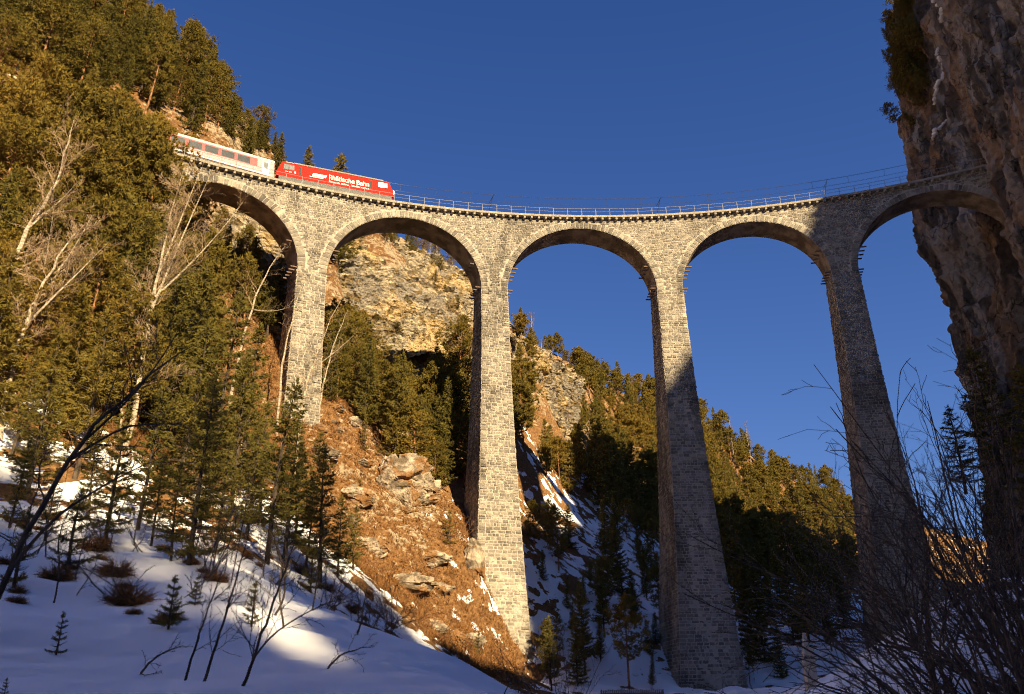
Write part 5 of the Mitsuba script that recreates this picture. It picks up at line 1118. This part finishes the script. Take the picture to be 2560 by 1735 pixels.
def prism_x(profile, x0, x1, x0t=None):
    """A shell of the (y, z) profile between x0(y,z) and x1(y,z)."""
    pr = np.asarray(profile, float)
    n = len(pr)
    a = np.array([[x0(z), y, z] for y, z in pr])
    b = np.array([[x1(z), y, z] for y, z in pr])
    v = np.vstack([a, b, [a.mean(0)], [b.mean(0)]])
    f = [[i, (i + 1) % n, n + (i + 1) % n, n + i] for i in range(n)]
    t = [[2 * n, (i + 1) % n, i] for i in range(n)] + [[2 * n + 1, n + i, n + (i + 1) % n] for i in range(n)]
    return v, np.vstack([tri(f), np.array(t)])


def plate(x0, x1, z0, z1, y=1.33, d=0.012, slant=0.0):
    return hexa([(x0, y, z0), (x1, y, z0), (x1, y + d, z0), (x0, y + d, z0), (x0 + slant, y, z1), (x1 + slant, y, z1), (x1 + slant, y + d, z1), (x0 + slant, y + d, z1)])


def lettering(v, text, x, z, height, y=1.345, bold=True, parent=None, width=None):
    m = meshkit.text_mesh(text, height, 0.012, bold)
    q = np.asarray(m.vertices)
    k = 1.0 if width is None else width / np.ptp(q[:, 0])
    w = np.stack([x + (q[:, 0] - q[:, 0].min()) * k, y + q[:, 2], z + q[:, 1]], 1)
    f = np.asarray(m.faces)
    return v.put("lettering", (w, f), "white_paint", parent)


def wheels(v, xs):
    for x in xs:
        for y in (-0.75, 0.75):
            m = trimesh.creation.cylinder(0.45, 0.12, sections=20)
            q = np.asarray(m.vertices)
            v.put("wheel", (np.stack([x + q[:, 0], y + q[:, 2], 0.45 + q[:, 1]], 1), np.asarray(m.faces)), "dark_metal")


loco = thing("locomotive", "bright red railway engine with white lettering crossing the left end of the viaduct", "locomotive")
v = Vehicle(loco, -55.4, -40.5)
L = v.L
front = lambda z: L - 0.10 - 0.75 * max(0.0, (z - 1.75)) / 1.7 - (0.0 if z > 1.0 else 0.0)
rear = lambda z: 0.10 + 0.75 * max(0.0, (z - 1.75)) / 1.7
prof = [(-1.33, 1.22), (1.33, 1.22), (1.33, 1.75), (1.33, 2.7), (1.27, 3.15), (0.95, 3.5), (-0.95, 3.5), (-1.27, 3.15), (-1.33, 2.7), (-1.33, 1.75)]
body = v.put("body", prism_x(prof, rear, front), "red_paint")
rp = [(-0.96, 3.495), (0.96, 3.495), (0.78, 3.66), (-0.78, 3.66)]
roof = v.put("roof", prism_x(rp, lambda z: 1.3, lambda z: L - 1.3), "cream_roof")
v.put("roof_vent", box((2.2, 0.70, 3.28), (L - 1.6, 1.245, 3.44)), "roof_grey", roof)
for x in (3.4, 6.2, 8.8):
    v.put("roof_box", box((x, -0.6, 3.655), (x + 1.6, 0.5, 3.86)), "roof_grey", roof)
v.put("underframe", prism_x([(-1.25, 0.32), (1.25, 0.32), (1.31, 1.215), (-1.31, 1.215)], lambda z: 0.4, lambda z: L - 0.4), "underframe_grey")
v.put("buffer", box((-0.35, -0.2, 0.55), (0.3, 0.2, 0.85)), "dark_metal")
v.put("plough", hexa([(L - 0.5, -1.1, 0.12), (L + 0.1, -1.0, 0.12), (L + 0.1, 1.0, 0.12), (L - 0.5, 1.1, 0.12), (L - 0.5, -1.2, 0.9), (L - 0.15, -1.2, 0.9), (L - 0.15, 1.2, 0.9), (L - 0.5, 1.2, 0.9)]), "red_paint")
wheels(v, (2.3, 4.7, L - 4.7, L - 2.3))
for x0 in (0.95, L - 2.2):
    w = v.put("cab_window", plate(x0, x0 + 1.25, 2.25, 2.92, 1.325, 0.02), "silver_glass")
    v.put("window_frame", join([plate(x0 - 0.06, x0 + 1.31, 2.92, 2.98, 1.322, 0.03), plate(x0 - 0.06, x0 + 1.31, 2.19, 2.25, 1.327, 0.03), plate(x0 + 0.58, x0 + 0.64, 2.25, 2.92, 1.325, 0.026)]), "black_rubber", w)
for x0 in (2.75, L - 3.25):
    d = v.put("door", plate(x0 - 0.18, x0 + 0.52, 1.25, 3.0, 1.327, 0.012), "red_paint")
    v.put("door_window", plate(x0, x0 + 0.30, 1.75, 2.95, 1.327, 0.02), "black_rubber", d)
xs = lambda z: L - 0.10 - 0.75 * (z - 1.75) / 1.7
v.put("windscreen", hexa([(xs(2.15) - 0.02, -1.1, 2.15), (xs(2.15) + 0.02, -1.1, 2.15), (xs(2.15) + 0.02, 1.1, 2.15), (xs(2.15) - 0.02, 1.1, 2.15), (xs(3.0) - 0.02, -1.0, 3.0), (xs(3.0) + 0.02, -1.0, 3.0), (xs(3.0) + 0.02, 1.0, 3.0), (xs(3.0) - 0.02, 1.0, 3.0)]), "train_glass")
bx, bz = np.meshgrid(np.linspace(-0.62, 0.62, 25), np.linspace(-0.34, 0.34, 15), indexing="ij")
bw = np.stack([L - 1.575 + bx, 1.40 + 0.056 * bx + 0.038 * bz - bx ** 2 / 26 - bz ** 2 / 22, 2.585 + bz], -1)
v.put("curved_pane", (bw.reshape(-1, 3), grid_faces(25, 15)), "bright_glass", smooth=True)
lettering(v, "Rhätische Bahn", 6.45, 1.98, 0.62, width=5.1)
lettering(v, "Ferrovia retica", 6.45, 1.52, 0.26, bold=True, width=2.45)
lettering(v, "Viafier retica", 9.25, 1.52, 0.26, bold=True, width=2.3)
v.put("white_emblem", plate(4.35, 6.05, 2.02, 2.42, 1.335, 0.012, 0.16), "white_paint")
v.put("white_stripe", plate(4.05, 5.75, 1.84, 1.93, 1.335, 0.012), "white_paint")
lettering(v, "Ge 4/4", 1.15, 1.86, 0.17, width=0.75)
v.put("crest", plate(2.2, 2.42, 1.86, 2.12, 1.335, 0.012), "white_paint")
for i, (y, z) in enumerate(((1.02, 2.02), (-1.02, 2.02), (0.0, 3.22))):
    x = front(z)
    m = trimesh.creation.cylinder(0.25, 0.20, sections=24)
    q = np.asarray(m.vertices)
    h = v.put("headlight", (np.stack([x + q[:, 2], y + q[:, 0], z + q[:, 1]], 1), np.asarray(m.faces)), "dark_metal")
    dm = trimesh.creation.uv_sphere(0.23, count=[10, 16])
    q = np.asarray(dm.vertices)
    lit = {"emitter": {"type": "area", "radiance": {"type": "rgb", "value": [70, 68, 62]}}} if i == 0 else {}
    v.put("lens", (np.stack([x + 0.12 + q[:, 2], y + q[:, 0], z + q[:, 1]], 1), np.asarray(dm.faces)), "bright_glass", h, smooth=True, label="glaring lit headlight" if i == 0 else None, **lit)

for w_i, (sa, sb) in enumerate(((-74.2, -55.75), (-93.0, -74.6))):
    car = thing("railway_carriage", ("pale pink and white railway carriage coupled behind the red engine", "second carriage mostly hidden by pines at the left end of the train")[w_i], "carriage")
    v = Vehicle(car, sa, sb)
    L = v.L
    pr = [(-1.33, 0.75), (1.33, 0.75), (1.34, 1.75), (1.33, 2.75), (1.2, 3.0), (-1.2, 3.0), (-1.33, 2.75), (-1.34, 1.75)]
    v.put("body", prism_x(pr, lambda z: 0.05, lambda z: L - 0.05), "pale_pink_paint")
    v.put("roof", prism_x([(-1.34, 2.76), (1.34, 2.76), (1.22, 3.10), (0.7, 3.36), (-0.7, 3.36), (-1.22, 3.10)], lambda z: 0.0, lambda z: L), "cream_roof")
    v.put("underframe", prism_x([(-1.2, 0.3), (1.2, 0.3), (1.25, 0.745), (-1.25, 0.745)], lambda z: 0.4, lambda z: L - 0.4), "underframe_grey")
    v.put("window_band", plate(0.35, L - 2.1, 1.62, 2.68, 1.338, 0.010), "rose_paint")
    v.put("white_stripe", plate(0.35, L - 0.35, 0.80, 0.96, 1.338, 0.010), "white_paint")
    nwin = 8
    for j in range(nwin):
        x0 = 1.0 + j * (L - 3.6) / nwin
        w = v.put("window", plate(x0, x0 + 1.45, 1.72, 2.52, 1.346, 0.012), "train_glass")
        v.put("frame", join([plate(x0 - 0.05, x0 + 1.5, 2.52, 2.57, 1.346, 0.02), plate(x0 - 0.05, x0 + 1.5, 1.67, 1.72, 1.346, 0.02), plate(x0 - 0.05, x0, 1.72, 2.52, 1.346, 0.02), plate(x0 + 1.45, x0 + 1.5, 1.72, 2.52, 1.346, 0.02)]), "underframe_grey", w)
    for x0 in (L - 1.5,):
        d = v.put("door", plate(x0, x0 + 0.85, 0.85, 2.66, 1.338, 0.014), "white_paint")
        v.put("door_window", plate(x0 + 0.18, x0 + 0.67, 1.7, 2.5, 1.345, 0.014), "silver_glass", d)
    v.put("gangway", box((L - 0.06, -0.55, 0.9), (L + 0.2, 0.55, 2.8)), "black_rubber")
    wheels(v, (2.0, 3.8, L - 3.8, L - 2.0))

# ------------------------------------------------------------------ small things on the valley floor
mat("grey_wood", lambda p, n, uv: mix((0.36, 0.30, 0.235), (0.64, 0.56, 0.45), fbm(p.x * 10, p.y * 10, p.z * 2.0, 3)), 0.85, 0.2)
mat("old_wood", lambda p, n, uv: mix((0.10, 0.065, 0.05), (0.24, 0.16, 0.12), fbm(p.x * 12, p.y * 12, p.z * 3.0, 3)), 0.9, 0.2)
mat("red_plaque", (0.62, 0.03, 0.04), 0.5, 0.4)
key = thing("wooden_post", "pointed pale wooden post standing on the snow before the right thicket", "post")
px0, py0, pz0 = 14.6, 45.0, float(ground_z(14.6, 45.0)) - 0.3
hw = 0.27
zt0 = 1.45
add("shaft", hexa([(px0 - hw, py0 - hw, pz0), (px0 + hw, py0 - hw, pz0), (px0 + hw, py0 + hw, pz0), (px0 - hw, py0 + hw, pz0), (px0 - hw * 0.95, py0 - hw, zt0), (px0 + hw * 0.9, py0 - hw, zt0), (px0 + hw * 0.9, py0 + hw, zt0), (px0 - hw * 0.95, py0 + hw, zt0)]), "grey_wood", key)
add("tip", hexa([(px0 - hw * 0.97, py0 - hw * 0.99, zt0 + 0.004), (px0 + hw * 0.92, py0 - hw * 0.99, zt0 + 0.004), (px0 + hw * 0.92, py0 + hw * 0.99, zt0 + 0.004), (px0 - hw * 0.97, py0 + hw * 0.99, zt0 + 0.004),
                 (px0 - 0.10, py0 - 0.05, 2.85), (px0 + 0.0, py0 - 0.05, 2.85), (px0 + 0.0, py0 + 0.05, 2.85), (px0 - 0.10, py0 + 0.05, 2.85)]), "grey_wood", key)
for i in range(9):
    z = pz0 + 0.35 + i * 0.2
    add("groove_board", box((px0 - hw * 0.98, py0 - hw - 0.03, z), (px0 + hw * 0.92, py0 - hw + 0.01, z + 0.165)), "grey_wood", key)

fence = thing("picket_fence", "low dark wooden picket fence at the bottom edge beside the third pier", "fence")
fa, fb = np.array([5.6, 60.0]), np.array([9.7, 60.3])
nf = 34
for i in range(nf):
    p = fa + (fb - fa) * i / (nf - 1)
    g0 = ground_z(p[0], p[1]) - 0.1
    h = 0.36 + 0.05 * rng.random()
    add("picket", hexa([(p[0] - .045, p[1] - .012, g0), (p[0] + .045, p[1] - .012, g0), (p[0] + .045, p[1] + .012, g0), (p[0] - .045, p[1] + .012, g0), (p[0] - .04, p[1] - .012, h), (p[0] + .04, p[1] - .012, h), (p[0] + .04, p[1] + .012, h), (p[0] - .04, p[1] + .012, h)]), "old_wood", fence)
for z in (-0.45, 0.15):
    add("rail", bar((*fa, z), (*fb, z), 0.05, 0.08), "old_wood", fence)
for i in range(4):
    p = fa + (fb - fa) * i / 3
    add("post", bar((p[0], p[1] + 0.08, ground_z(p[0], p[1]) - 0.4), (p[0], p[1] + 0.08, 0.3), 0.1, 0.1, up=(0, 1, 0)), "old_wood", fence)

key = thing("red_sign", "small red sign fixed at the foot of the third pier", "sign")
d_ = float(spring(PIER_S[3])) - 0.7
hw_, rf_, _ = PT / 2 + 0.0026 * d_ + 0.0008071 * d_ * d_, RF - 0.0632 * d_, 0
sp = [on(PIER_S[3] + 2.15 + a, rf_ - 0.10 - c_, 0.45 + b) for c_ in (0, 0.04) for a, b in ((-.2, 0), (.2, 0), (.2, .5), (-.2, .5))]
add("panel", hexa(sp), "red_plaque", key)
add("fixing", bar(on(PIER_S[3] + 2.15, rf_ - 0.1, 0.7), on(PIER_S[3] + 2.15, rf_ + 0.1, 0.7), 0.06, 0.06), "dark_metal", key)

key = thing("bent_twig", "thin twig bent into a hoop on the snow at the bottom edge", "twig")
a_ = np.linspace(0, np.pi, 14)
hoop = np.stack([0.05 + 0.42 * np.cos(a_) * -1, 24.5 + 0 * a_, float(ground_z(0.0, 24.5)) - 0.05 + 0.62 * np.sin(a_)], 1)
scene[key] = ply(trimesh.Trimesh(*tube(hoop, np.linspace(0.016, 0.008, 14), 5), process=False), "dark_bark")
